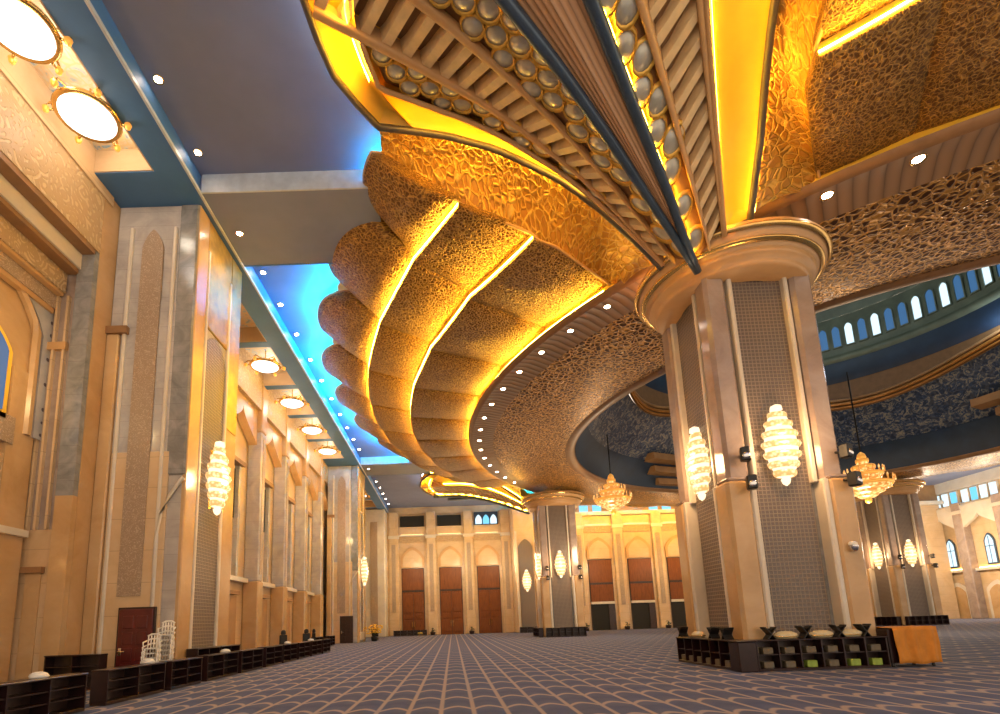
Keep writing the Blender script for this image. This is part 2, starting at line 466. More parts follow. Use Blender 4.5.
# ------------------------------------------------------------------ scalloped canopies (ring of gilded shells about the dome)
def pol(R, az, z): return (R * math.cos(rad(az)), R * math.sin(rad(az)), z)
def end_az(R): return 36.6 - max(0.0, R - 27.0) * .75
PB = 8.55; PO = 2.6                              # petal pitch and offset
bounds = [180 + PO + PB * k for k in range(-5, 6)]
def lobe(s): return (1 - abs(s) ** 2.2)
def make_canopy(name):
    e = empty(name)
    def clampaz(az, R):
        m = end_az(R); return max(180 - m, min(180 + m, az))
    for bi in range(10):
        a0, a1 = bounds[bi], bounds[bi + 1]
        if a1 < 180 - 35.9 or a0 > 180 + 35.9: continue
        am = (a0 + a1) / 2
        def Ro(s): return 31.05 + 1.65 * max(0.0, 1 - abs(s) ** 2.4) ** .62
        def f1(a, b):
            s = a * 2 - 1; R = lerp(30.05, Ro(s), b)
            z = 15.18 + 1.22 * b ** 1.15 - .22 * lobe(s) * math.sin(min(1, b * 1.15) * PI) - .10 * lobe(s) * (1 - b)
            return pol(R, clampaz(lerp(a0, a1, a), R), z)
        uvf = lambda a, b: (lerp(a0, a1, a) * .53, b * 2.6)
        m = MB(); m.grid(f1, 16, 12, uvf); p = m.build('petal', 'gold_lattice', e, True, .07)
        rm = MB()
        pts = [f1(i / 24, 1.0) for i in range(25)]
        if abs(pts[0][0] - pts[-1][0]) + abs(pts[0][1] - pts[-1][1]) > .3:
            rm.tube([Vector(q) + Vector((0, 0, .05)) for q in pts], .075, 8); rm.build('petal_rim', 'rib_beige', p, True)
        # blue lamp lying on the back of the petal, just behind its edge
        bs = MB(); bs.grid(lambda a, b: pol(Ro(a * 1.9 - .95) - .16 - .3 * (abs(am - 180) > 29), max(180 - 30.8, min(180 + 30.8, lerp(a0, a1, a * .95 + .025))), 16.47 + .11 * b), 24, 1)
        if abs(am - 180) < 34: bs.build('blue_strip', 'led_blue', p)
        for R0, R1, z0, z1, nm in ((27.65, 30.12, 14.32, 14.86, 'middle_panel'), (23.9, 27.72, 13.72, 13.98, 'inner_panel')):
            def f2(a, b):
                s = a * 2 - 1; R = lerp(R0, R1, b)
                amp = .06 * b + .10
                return pol(R, clampaz(lerp(a0, a1, a), R), lerp(z0, z1, b ** .9) + .12 - amp * lobe(s) - .10 * math.sin(b * PI) * lobe(s))
            m = MB(); m.grid(f2, 12, 10, lambda a, b: (lerp(a0, a1, a) * .5 + 7, lerp(R0, R1, b) + 3)); m.build(nm, 'gold_lattice', e, True, .07)
            # the light strip lying behind the outer lip of this step
            def f3(a, b):
                q = Vector(f2(a, 1.0)); d = Vector((q.x, q.y, 0)).normalized()
                return q + d * .015 + Vector((0, 0, .08 + .055 * b))
            m = MB(); m.grid(f3, 12, 1); m.build('cove_strip', 'led_yellow', e)
            def f4(a, b):
                q = Vector(f2(a, 1.0)); d = Vector((q.x, q.y, 0)).normalized()
                return q - d * .01 + Vector((0, 0, .0 + b * .55))
            m = MB(); m.grid(f4, 12, 1); m.build('cove_back', 'cove_gold', e)
        if bi < 9 and abs(a1 - 180) < 33:
            m = MB(); m.prism([(0.0, 0), (.55, -.30), (.85, -.62), (1.0, 0), (.85, .62), (.55, .30)], 0, .03, Matrix.Translation(pol(31.05, a1, 16.42)) @ Matrix.Rotation(rad(a1), 4, 'Z'))
            m.build('notch_tile', 'white_plastic', e)
    # inner lip lamp of the soffit edge
    m = MB(); m.grid(lambda a, b: pol(24.06, lerp(180 - 36.0, 180 + 36.0, a), 13.52 + .05 * b), 60, 1); m.build('lip_strip', 'led_yellow', e)
    m = MB(); m.grid(lambda a, b: pol(31.22, lerp(180 - 32, 180 + 32, a), lerp(16.3, 16.95, b)), 50, 1); m.build('strip_back', 'paint_edge', e)
    return e
can = make_canopy('scalloped_canopy')
clab = ['gilded scalloped canopy stepping down from the glowing blue ceiling',
        'gilded ceiling canopy beyond the thick near column with a bright cove above two flaring downlights',
        'gilded ceiling canopy on the opposite side of the dome behind the hanging chandelier',
        'gilded ceiling canopy over the far doors, beyond the dome opening']
for k, (dz, lb) in enumerate(((0, clab[0]), (88.9, clab[1]), (180, clab[2]), (270, clab[3]))):
    o = can if k == 0 else copy_tree(can)
    if k == 1:
        for c in kids(o):
            if c.name.startswith('lip_strip'): bpy.data.objects.remove(c)
    o.location = (CX, CY, 0); o.rotation_euler = (0, 0, rad(dz)); tag(o, lb, 'ceiling canopy', 'scalloped canopies around the dome')

# ------------------------------------------------------------------ dome ring: soffit, rim, drum, windows, dome
so = empty('dome_soffit', (CX, CY, 0), 0, 'broad gilded ring of ceiling around the dome opening resting on the four columns', 'ceiling ring')
def ring(name, mat, prof, parent, n=128, a0=0, a1=360, usc=None, smooth=True):
    m = MB(); k = len(prof) - 1
    ln = [0]
    for i in range(k): ln.append(ln[-1] + math.hypot(prof[i+1][0]-prof[i][0], prof[i+1][1]-prof[i][1]))
    vs = []; uv = []
    for i in range(n + 1):
        a = lerp(a0, a1, i / n)
        for j, (r, z) in enumerate(prof): vs.append(pol(r, a, z)); uv.append((rad(a) * (usc or r), ln[j]))
    w = k + 1
    m.add(vs, [(i*w+j, (i+1)*w+j, (i+1)*w+j+1, i*w+j+1) for i in range(n) for j in range(k)], uv)
    return m.build(name, mat, parent, smooth)
ring('outer_lip', 'brown_lip', [(24.12, 13.50), (24.02, 13.34), (23.85, 13.32)], so)
ring('outer_riser', 'cove_gold', [(24.03, 13.45), (23.98, 13.8), (23.6, 14.9)], so)
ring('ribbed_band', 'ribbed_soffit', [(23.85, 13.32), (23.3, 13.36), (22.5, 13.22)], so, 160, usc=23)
ring('gilded_band', 'soffit_gold', [(22.5, 13.22), (21.2, 13.0), (19.6, 12.92), (18.2, 12.95), (17.6, 13.02)], so, 160, usc=20)
ring('inner_rim', 'brown_lip', [(17.6, 13.02), (17.45, 12.92), (17.2, 12.92), (17.0, 13.0), (16.95, 13.15)], so, 160)
ring('inner_face', 'drum_brown', [(16.95, 13.15), (17.0, 14.3), (16.8, 14.5)], so, 128)
ds = make_down('downlight', .11)
first = True
ords = ['one', 'two', 'three', 'four', 'five', 'six', 'seven', 'eight', 'nine', 'ten', 'eleven', 'twelve', 'thirteen', 'fourteen', 'fifteen', 'sixteen', 'seventeen']
for k in range(17):
    az = 219.9 - 4.82 * k
    if az < 143: break
    o = ds if first else copy_tree(ds); first = False
    x, y = rim_pt(rad(az), 23.4); o.location = (x, y, 13.33)
    tag(o, 'small warm downlight in the curved brown ceiling ring, number %s along from the near column' % ords[k], 'downlight', 'downlights of the ceiling ring')
for k, az in enumerate((232.6, 237.5)):
    o = copy_tree(ds); x, y = rim_pt(rad(az), 23.5); o.location = (x, y, 13.34)
    for c in kids(o):
        c.scale = (1.25, 1.25, 1)
    tag(o, ['flaring ceiling downlight just above the capital of the near column', 'larger flaring ceiling downlight further out from the capital of the near column'][k], 'downlight', 'downlights of the ceiling ring')

dm = empty('dome_drum', (CX, CY, 0), 0, 'dark green and blue tiled dome drum ringed with small arched windows', 'dome drum')
def zmould(az): return 19.15 - .65 * math.cos(rad(4 * (az - 45)))
# tiled pendentive zone rising from the opening to the moulding
m = MB(); m.grid(lambda a, b: pol(lerp(17.0, 13.1, b), 360 * a, lerp(14.3, zmould(360 * a) - .25, b)), 128, 6, lambda a, b: (a * 100, b * 6))
m.build('tiled_band', 'blue_tiles', dm, True)
for nm, mt, r, d0, d1 in (('upper_moulding', 'drum_orange', .14, 0, .0), ('lower_moulding', 'drum_orange', .09, -.32, 0), ('brown_moulding', 'drum_brown', .12, .35, 0)):
    m = MB(); m.tube([pol(12.85, a * 2.8125, zmould(a * 2.8125) + d0) for a in range(129)], r, 8); m.build(nm, mt, dm, True)
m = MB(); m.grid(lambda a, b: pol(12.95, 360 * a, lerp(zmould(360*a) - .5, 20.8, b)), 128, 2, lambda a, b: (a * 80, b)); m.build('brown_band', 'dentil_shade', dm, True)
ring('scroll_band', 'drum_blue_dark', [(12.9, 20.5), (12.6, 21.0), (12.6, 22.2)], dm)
ring('ledge', 'drum_green', [(12.75, 22.15), (12.35, 22.3), (12.35, 22.75), (12.6, 22.8)], dm)
ring('window_wall', 'drum_green', [(12.6, 22.75), (12.6, 26.2)], dm)
ring('dome_shell', 'drum_green', [(12.6, 26.2), (12.2, 28.8), (10.2, 32.2), (6.4, 35.0), (0.05, 36.2)], dm, 64)
for k in range(-4, 38):
    az = 2.0 + k * 4.06
    M_ = Matrix.Translation(pol(12.55, az, 0)) @ Matrix.Rotation(rad(az + 90), 4, 'Z')
    M2 = M_ @ Matrix(((1, 0, 0, 0), (0, 0, 1, 0), (0, 1, 0, 0), (0, 0, 0, 1)))
    fr = MB(); op = arch_poly(.33, 23.4, 25.05, 25.5, 6, 1.6); ip = arch_poly(.25, 23.5, 25.0, 25.38, 6, 1.6)
    nq = len(op)
    vs = [M2 @ Vector((x, z, d)) for d in (-.02, .12) for pl in (op, ip) for x, z in pl]
    fs = []
    for i in range(nq):
        j = (i + 1) % nq
        fs += [(i, j, nq + j, nq + i), (2*nq + i, 3*nq + i, 3*nq + j, 2*nq + j), (i, 2*nq + i, 2*nq + j, j), (nq + i, nq + j, 3*nq + j, 3*nq + i)]
    fr.add(vs, fs); f = fr.build('window', 'drum_green', dm)
    pn = MB(); pn.prism(ip, -.02, .02, M2); pn.build('pane', 'pane_white' if (k * 7 + 3) % 5 in (0, 1) else 'pane_blue', f)
# stepped brown corbels below the tiles
def rtile(z): return lerp(17.0, 13.1, max(0, min(1, (z - 14.3) / 4.7)))
for a0, a1, zt_, grow in ((-14, 21, 16.6, -1), (96, 119, 15.9, -1)):
    for i in range(3):
        z1 = zt_ - i * .9; z0 = z1 - .68; q1 = a1 - 3.5 * i
        prof = [(rtile(z1) + .3, z1), (rtile(z1) - .75 + .1 * i, z1 - .04), (rtile(z1) - .8 + .1 * i, z0 + .08), (rtile(z0) + .3, z0)]
        m = MB(); m.grid(lambda a, b: pol(prof[int(round(b * 3))][0], lerp(a0, q1, a), prof[int(round(b * 3))][1]), 16, 3)
        m.add([pol(r, q1, z) for r, z in prof], [(0, 1, 2, 3)]); m.build('corbel', 'drum_brown', dm)
ring('lower_band', 'drum_blue_dark', [(16.9, 13.2), (16.7, 14.4), (15.9, 15.4)], dm)  # dark blue puts the shadow inside the opening into the colour

# ------------------------------------------------------------------ fan vaults above the columns
ZKr, ZKz = [2.6, 5, 7, 9, 11, 15.5], [11.65, 12.6, 13.4, 14.12, 14.72, 15.6]
ZEr, ZEz = [2.6, 3.5, 4.9, 6.2, 8.2, 9.5, 15.5], [12.45, 13.25, 14.35, 15.15, 15.85, 16.05, 16.2]
def zfan(u, r):
    t = min(1.0, abs(u) / 30.0); return lerp(interp(r, ZKr, ZKz), interp(r, ZEr, ZEz), t)
def rper(u): return interp(abs(u), [0, 10, 18, 25, 31], [15.3, 14.85, 14.15, 13.1, 11.7])
def uedge(r, s=-1):
    if s > 0: return interp(r, [2.8, 4.3, 5.3, 6.7, 9.0, 11.7], [31, 31, 30, 29.2, 29.6, 31])
    return interp(r, [2.8, 3.6, 5.0, 6.2, 8.0, 9.0, 11.7], [22.5, 23.0, 24.5, 26.3, 28.4, 29.6, 31.0])
def uin(r): return interp(r, [2.8, 4.4, 6.3, 8.3, 10, 11.7, 12.6], [19.6, 21.4, 22.9, 23.7, 24.4, 24.6, 19.0])
def FS(u, r, off=0.0):
    return (r * math.cos(rad(u)), r * math.sin(rad(u)), min(zfan(u, r) + off, 16.85))
def make_fan(name):
    e = empty(name)
    def strip(nm, mt, ua, ub, r0, r1, o0, o1, nr=36, smooth=True, uvs=None):
        """raised strip between u=ua(r) and ub(r): face at offset o0, sides up to o1"""
        fa = ua if callable(ua) else (lambda r: ua); fb = ub if callable(ub) else (lambda r: ub)
        m = MB()
        def fn(a, b):
            r = lerp(r0, r1, a); k = int(round(b * 5))
            uu = [fa(r), fa(r), lerp(fa(r), fb(r), .22), lerp(fa(r), fb(r), .78), fb(r), fb(r)][k]
            oo = [o1, o0 + .06, o0, o0, o0 + .06, o1][k]
            return FS(uu, r, oo)
        m.grid(fn, nr, 5, uvs); return m.build(nm, mt, e, smooth)
    # recessed back of the whole fan
    def back(a, b):
        u = lerp(-31, 31, a); r = lerp(2.6, rper(u), b); u = max(-uedge(r), min(uedge(r, 1), u)); return FS(u, r, .42)
    m = MB(); m.grid(back, 40, 26); m.build('fan_back', 'cove_gold', e, True)
    # keel: two slate tubes with slatted wedge between
    def keel(sgn): return [FS(sgn * interp(r, [2.7, 5, 11, 15.2], [.3, 2.6, 4.2, 4.3]), r, -.12) for r in [2.75 + i * .5 for i in range(25)]]
    for s in (-1, 1):
        m = MB(); m.tube(keel(s), [.10 + .0045 * i for i in range(25)], 8); m.build('keel_tube', 'slate_tube', e, True)
    m = MB(); m.grid(lambda a, b: FS(lerp(-1, 1, b) * interp(lerp(2.75, 15.2, a), [2.7, 5, 11, 15.2], [.3, 2.6, 4.2, 4.3]), lerp(2.75, 15.2, a), -.0), 30, 20, lambda a, b: (b * 10, a))
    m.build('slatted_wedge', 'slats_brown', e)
    for s, d0, d1, fullcove in ((-1, 12.4, 18.4, False), (1, 9.2, 15.4, True)):
        RO = 14.2
        strip('rib', 'rib_beige', s * (d1 + .15), s * (d1 + 1.35), 2.9, rper(d1) - .25, -.05, .42)
        strip('rib', 'rib_beige', s * (d0 - 1.15), s * (d0 + .05), 2.9, rper(d0) - .25, -.05, .42)
        m = MB(); r = 3.25
        while r < RO:
            w = .20 + .007 * r; sk = .35 if s > 0 else .10
            vs = []
            for o in (.05, .42):
                for uu, dr in ((s * (d0 + .1), -w/2 - sk/2), (s * (d1 + .1), -w/2 + sk/2), (s * (d1 + .1), w/2 + sk/2), (s * (d0 + .1), w/2 - sk/2)):
                    k = .8 if o == .05 else 1.15
                    vs.append(FS(uu, r + dr * k, o))
            m.add(vs, [(0,1,2,3), (4,7,6,5), (0,4,5,1), (1,5,6,2), (2,6,7,3), (3,7,4,0)])
            r += .40 + .012 * r
        m.build('dentil_band', 'dentil_cream', e)
        # light lines
        m = MB(); m.grid(lambda a, b: FS(s * (interp(lerp(3.0, 14, a), [2.7, 5, 11, 15.2], [.3, 2.6, 4.2, 4.3]) + .75), lerp(3.0, 14, a), .03 + .11 * b), 30, 1); m.build('fan_strip', 'led_fan' if s > 0 else 'led_fan_soft', e)
        # smooth cove to the edge
        fi = (lambda r: 17.0) if fullcove else uin
        m = MB(); m.grid(lambda a, b: FS(s * (fi(lerp(2.9, 11.4, a)) + .9), lerp(2.9, 11.4, a), .06 + .13 * b), 30, 1); m.build('fan_strip', 'led_fan' if s > 0 else 'led_cove', e)
        m = MB(); m.grid(lambda a, b: FS(s * lerp(24.4, 5, a), rper(lerp(24.4, 5, a)) - 1.02, .02 + .12 * b), 20, 1); m.build('fan_strip', 'led_fan', e)
        m = MB(); m.grid(lambda a, b: FS(s * lerp(30, 5, a), rper(lerp(30, 5, a)) - .12, .55 + .1 * b), 20, 1); m.build('halo_strip', 'led_white', e)
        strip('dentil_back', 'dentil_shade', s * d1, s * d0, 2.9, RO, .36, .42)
        r1 = 11.7
        m = MB()
        m.grid(lambda a, b: FS(s * lerp(fi(lerp(2.9, r1, a)), uedge(lerp(2.9, r1, a), s), b), lerp(2.9, r1, a), .05 + .36 * math.sin(b * PI) ** .8), 30, 10); m.build('gold_cove', 'cove_gold', e, True)
        # perimeter cove against the ceiling
        m = MB(); m.grid(lambda a, b: FS(s * lerp(31, 3.5, a), lerp(rper(lerp(31, 3.5, a)) - 1.25, rper(lerp(31, 3.5, a)), b), .02 + .3 * math.sin(b * PI)), 24, 8); m.build('perimeter_cove', 'cove_gold', e, True)
        # edge mouldings
        ep = [FS(s * uedge(2.8 + i * .37, s), 2.8 + i * .37, -.03) for i in range(25)]
        pp = [FS(s * u, rper(u), -.03) for u in (30, 28, 25, 21.5, 18, 14, 10, 5)]
        m = MB(); m.tube(ep + pp, .10, 8); m.build('edge_moulding', 'edge_dark', e, True)
        ep2 = [FS(s * (fi(2.9 + i * .4)), 2.9 + i * .4, -.02) for i in range(23)]
        pp2 = [FS(s * u, rper(u) - 1.28, -.02) for u in (24.2, 21.5, 19.6)]
        m = MB(); m.tube(ep2 + pp2, .07, 8); m.build('cove_moulding', 'rib_beige', e, True)
        # fish-scale honeycomb between ribs
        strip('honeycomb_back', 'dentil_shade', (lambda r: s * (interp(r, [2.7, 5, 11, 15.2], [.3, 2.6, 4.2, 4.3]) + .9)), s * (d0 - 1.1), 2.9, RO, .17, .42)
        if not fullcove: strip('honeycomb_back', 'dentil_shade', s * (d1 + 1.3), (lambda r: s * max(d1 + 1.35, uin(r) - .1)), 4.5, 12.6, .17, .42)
        rims = MB(); faces = MB()
        zones = [(interp, lambda r: interp(r, [2.7, 5, 11, 15.2], [.3, 2.6, 4.2, 4.3]) + 1.0, lambda r: d0 - 1.25)]
        if not fullcove: zones.append((interp, lambda r: d1 + 1.5, lambda r: min(uin(r), 30) - .3))
        for _, lo, hi in zones:
            r = 3.4; row = 0
            while r < 13.8:
                cell = .56
                wdeg = math.degrees(cell / r)
                u0 = lo(r); k = 0
                while True:
                    uc = u0 + (k + (.5 if row % 2 else 0.0)) * wdeg + wdeg * .12
                    if uc + wdeg * .12 > hi(r): break
                    k += 1
                    if r > rper(uc) - 1.5: continue
                    out = [(.54 * math.cos(i * PI / 6), .54 * math.sin(i * PI / 6)) for i in range(12)]
                    P = lambda x, y, o: FS(s * (uc + x * wdeg), r + y * cell, o)
                    nq = len(out)
                    vs = [P(x, y, .16) for x, y in out] + [P(x, y, .02 + .03 * y) for x, y in [(x * .93, y * .93) for x, y in out]] + [P(x * .80, y * .80, .10) for x, y in out]
                    fs = []
                    for i in range(nq):
                        j = (i + 1) % nq; fs += [(i, j, nq + j, nq + i), (nq + i, nq + j, 2*nq + j, 2*nq + i)]
                    rims.add(vs, fs)
                    fv = [P(x * .82, y * .82, .11) for x, y in out] + [P(x * .45, y * .45 + .05, .03) for x, y in out] + [P(0, .08, .0)]
                    faces.add(fv, [(i, (i + 1) % nq, nq + (i + 1) % nq, nq + i) for i in range(nq)] + [(nq + i, nq + (i + 1) % nq, 2 * nq) for i in range(nq)])
                r += cell * .86; row += 1
        q = rims.build('scale_lattice', 'scale_gold', e, True); faces.build('scale_infill', 'scale_grey', e, True)
    return e
fan = make_fan('fan_vault')
cols = [((CX - H, CY - H), 225, 'fan vault of slate tubes, dentils and gold coves spreading from the near column'),
        ((CX - H, CY + H), 135, 'small distant fan vault spreading above the second column by the tall doors'),
        ((CX + H - 1.0, CY + H), 45, 'fan vault above the third column behind the hanging chandelier'),
        ((CX + H, CY - H), -45, 'fan vault above the fourth column outside the picture')]
for k, ((x, y), az, lb) in enumerate(cols):
    if k == 3: continue
    o = fan if k == 0 else copy_tree(fan)
    o.location = (x, y, 0); o.rotation_euler = (0, 0, rad(az)); tag(o, lb, 'fan vault', 'fan vaults on the columns')
# gilded end walls that close each canopy against its fan
def fanedge_world(col, az, s, t):
    r = lerp(11.7, 2.9, t); p = FS(s * uedge(r, s), r, .05); a = rad(az)
    return Vector((col[0] + p[0]*math.cos(a) - p[1]*math.sin(a), col[1] + p[0]*math.sin(a) + p[1]*math.cos(a), p[2]))
def canopy_end(base, sgn, t):
    """end line of the canopy; base = its middle azimuth"""
    R = lerp(32.4, 23.7, t); az = base + sgn * end_az(R)
    z = interp(R, [23.7, 24.0, 27.6, 27.7, 30.0, 30.2, 32.4], [13.4, 13.72, 14.1, 14.3, 14.95, 15.15, 16.4])
    return Vector((CX + R * math.cos(rad(az)), CY + R * math.sin(rad(az)), z))
def end_wall(name, base, sgn, col, caz, fs, lb):
    o = empty(name)
    tag(o, lb, 'carved end panel', 'gilded end walls of the canopies')
    m = MB(); m.grid(lambda a, b: canopy_end(base, sgn, a).lerp(fanedge_world(col, caz, fs, a), b) + Vector((0, 0, .25 * math.sin(b * PI))), 32, 8, lambda a, b: (a * 11, b * 1.6))
    m.build('lattice_face', 'gold_lattice_end', o, True)
    m = MB(); m.tube([canopy_end(base, sgn, i / 30) + Vector((0, 0, -.03)) for i in range(31)], .05, 6); m.build('lower_bead', 'rib_beige', o, True)
    def sp(a, b):
        p = canopy_end(base, sgn, a).lerp(fanedge_world(col, caz, fs, a), .93); return p + Vector((0, 0, .02 + .07 * b))
    m = MB(); m.grid(sp, 30, 1); m.build('light_strip', 'led_end', o)
end_wall('canopy_end_panel', 180, 1, cols[0][0], 225, -1, 'gold lattice end wall of the big scalloped canopy under the near fan vault')
end_wall('canopy_end_panel', 268.9, -1, cols[0][0], 225, 1, 'gold lattice end wall beside the bright smooth cove over the near column')
end_wall('canopy_end_panel', 180, -1, cols[1][0], 135, 1, 'gold lattice end wall of the big scalloped canopy at the second column')

# ------------------------------------------------------------------ columns
def make_column(name):
    e = empty(name)
    hw, hp = 1.66, 1.80; ZS = 5.2; ZT = 11.9
    core = MB(); core.box(-hw + .28, hw - .28, -hw + .28, hw - .28, 0, ZT); core.build('core', 'grey_marble_dark', e)
    for sx in (-1, 1):
        for sy in (-1, 1):
            m = MB()
            def cbx(h, w, z0, z1, bv):
                xs = sorted((sx * h, sx * (h - w))); ys_ = sorted((sy * h, sy * (h - w))); m.cbox(xs[0], xs[1], ys_[0], ys_[1], z0, z1, bv)
            cbx(hw, .66, ZS - .2, ZT, .10); m.build('corner_pilaster', 'pink_marble', e)
            m = MB(); cbx(hp, .70, 0, ZS, .09); m.build('corner_plinth', 'honey_stone', e)  # honey tone puts the warm light near the floor into the plinth colour
            m = MB(); cbx(hp - .05, .62, ZS - .02, ZS + .10, .05); m.build('plinth_shoulder', 'pink_marble', e)
    for k in range(4):
        R_ = Matrix.Rotation(k * PI / 2, 4, 'Z')
        m = MB()
        for s in (-1, 1):
            x0, x1 = sorted((s * .78, s * .92)); m.cbox(x0, x1, -hw + .02, -hw + .5, ZS - .1, ZT, .03, R_)
            x0, x1 = sorted((s * .94, s * 1.12)); m.cbox(x0, x1, -hp + .02, -hp + .5, .0, ZS, .04, R_)
        m.build('panel_frame', 'pale_stone', e)
        op = [(-.80, .72), (.80, .72), (.80, 11.85), (-.80, 11.85)]
        m = MB(); m.prism(op, 0, .1, R_ @ MXZ((0, -hw + .30, 0), (1, 0, 0))); m.build('screen_panel', 'screen_grille', e)
        m = MB(); m.cbox(-1.1, 1.1, -hp + .12, -hw + .35, 0, .74, .04, R_); m.build('panel_sill', 'pale_stone', e)
    m = MB(); m.lathe([(1.5, 11.55), (2.25, 11.55), (2.32, 11.68), (2.30, 11.78), (2.46, 11.84), (2.50, 11.98), (2.44, 12.04), (2.66, 12.12), (2.80, 12.26), (2.78, 12.36), (2.90, 12.42), (2.92, 12.58), (2.80, 12.66), (2.3, 12.7), (1.0, 12.72)], 56)
    m.build('capital', 'rib_beige', e, True)
    m = MB(); m.lathe([(2.60, 12.085), (2.72, 12.12), (2.74, 12.17), (2.68, 12.2)], 56); m.lathe([(2.86, 12.36), (2.96, 12.42), (2.955, 12.47), (2.88, 12.5)], 56); m.build('gilt_bead', 'brass', e, True)
    return e
colm = make_column('column')
plab = ['colossal square marble column with screens and two lit crystal sconces, nearest of the columns',
        'tall square marble column standing before the far row of brown doors',
        'tall square marble column rising behind the orange covered cabinet']
for k in range(3):
    o = colm if k == 0 else copy_tree(colm)
    o.location = (*cols[k][0], 0); tag(o, plab[k], 'column', 'columns carrying the dome', 'thing')

# crystal wall lights
def make_sconce(name):
    e = empty(name)
    m = MB(); m.cbox(-.12, .12, -.02, .10, -1.1, 1.1, .03); m.build('back_plate', 'brass', e)
    tiers = [(1.02, .30), (.72, .44), (.38, .55), (.04, .60), (-.30, .57), (-.62, .48), (-.90, .36)]
    m = MB(); m.lathe([(0, -1.1), (.26, -1.0), (.42, -.6), (.51, -.1), (.48, .3), (.36, .75), (.24, 1.1), (0, 1.2)], 18, (0, -.30, 0), sy=.6); m.build('lamp_core', 'crystal_core', e, True)
    for z, r in tiers:
        m = MB(); m.lathe([(r * .86, .10), (r, .07), (r * 1.03, .0), (r * .96, -.08), (r * .80, -.12)], 18, (0, -.30, z), sy=.62); m.build('crystal_tier', 'sconce_crystal', e, True)
    m = MB(); m.lathe([(0, -.30), (.10, -.22), (.14, -.08), (.06, .0)], 12, (0, -.30, -1.02)); m.build('crystal_drop', 'crystal_core', e, True)
    m = MB(); m.lathe([(.03, .22), (.16, .16), (.18, .02), (.0, .0)], 12, (0, -.30, 1.18)); m.build('crystal_crown', 'crystal_core', e, True)
    return e
sc = make_sconce('wall_sconce')
def at_col(k, dx, dy): return (cols[k][0][0] + dx, cols[k][0][1] + dy)
HWS = 1.37
sconces = [((cols[0][0][0], cols[0][0][1] - HWS, 6.2), 0, .9, 'crystal wall light glowing on the camera-facing screen of the near column'),
           ((cols[0][0][0] - HWS, cols[0][0][1], 6.2), -90, .9, 'crystal wall light glowing on the narrow side screen of the near column'),
           ((cols[1][0][0], cols[1][0][1] - HWS, 6.2), 0, .9, 'crystal wall light on the front screen of the column before the far doors'),
           ((cols[1][0][0] - HWS, cols[1][0][1], 6.2), -90, .9, 'crystal wall light on the side of the column before the far doors'),
           ((cols[2][0][0], cols[2][0][1] - HWS, 6.2), 0, .9, 'crystal wall light on the front screen of the column behind the orange cabinet'),
           ((cols[2][0][0] - HWS, cols[2][0][1], 6.2), -90, .9, 'crystal wall light on the side of the column behind the orange cabinet'),
           ((-8.42, 18.1, 6.75), 90, 1.0, 'crystal wall light glowing on the golden side of the grey marble pier'),
           ((-8.42, 49.6, 6.45), 90, 1.0, 'crystal wall light on the distant side pier near the yellow flowers'),
           ((9.2, 65.2, 6.2), 0, 1.0, 'crystal wall light on the far wall pier beside the last tall door')]
for i, (p, rz, s, lb) in enumerate(sconces):
    o = sc if i == 0 else copy_tree(sc)
    o.location = p; o.rotation_euler = (0, 0, rad(rz)); o.scale = (s, s, s); tag(o, lb, 'wall light', 'crystal wall lights')

# loudspeakers and lamps on the columns
def make_speaker(name):
    e = empty(name)
    m = MB(); m.cbox(-.13, .13, -.42, -.16, -.20, .20, .03); m.build('cabinet', 'black_metal', e)
    m = MB(); m.lathe([(0, .02), (.07, .015), (.095, 0), (.10, -.02)], 14); 
    mm = MB(); mm.v = [Matrix.Rotation(PI / 2, 4, 'X') @ Vector(p) + Vector((0, -.43, -.05)) for p in m.v]; mm.v = [tuple(p) for p in mm.v]; mm.f = m.f; mm.uv = m.uv
    mm.build('driver', 'chrome', e, True)
    m = MB(); m.tube([(0, -.18, .0), (0, .0, .05)], .035, 8); m.build('bracket', 'black_metal', e)
    return e
spk = make_speaker('loudspeaker')
sp_list = []
for k, nm in ((0, 'near column'), (1, 'column before the far doors'), (2, 'column behind the orange cabinet')):
    for dx, wch in ((-1.12, 'first corner'), (1.50, 'outer corner')):
        for z, up in ((5.9, 'upper'), (5.05, 'lower')):
            sp_list.append(((cols[k][0][0] + dx, cols[k][0][1] - (1.66 if z > 5.6 else 1.80), z), '%s black loudspeaker on the %s of the %s' % (up, wch, nm)))
for i, (p, lb) in enumerate(sp_list):
    o = spk if i == 0 else copy_tree(spk)
    o.location = p; o.rotation_euler = (0, 0, rad(-22 if i % 4 < 2 else 22)); tag(o, lb, 'loudspeaker', 'loudspeakers on the columns')
cam_e = empty('security_camera', (cols[0][0][0] + 1.42, cols[0][0][1] - 1.80, 3.25), 0, 'small white dome security camera low on the near column', 'security camera')
m = MB(); m.cbox(-.10, .10, -.14, 0, -.03, .09, .03); m.build('mount', 'white_plastic', cam_e)
m = MB(); m.lathe([(0, -.17), (.07, -.15), (.11, -.08), (.115, 0)], 16, (0, -.09, -.02)); m.build('dome_cover', 'chrome', cam_e, True)

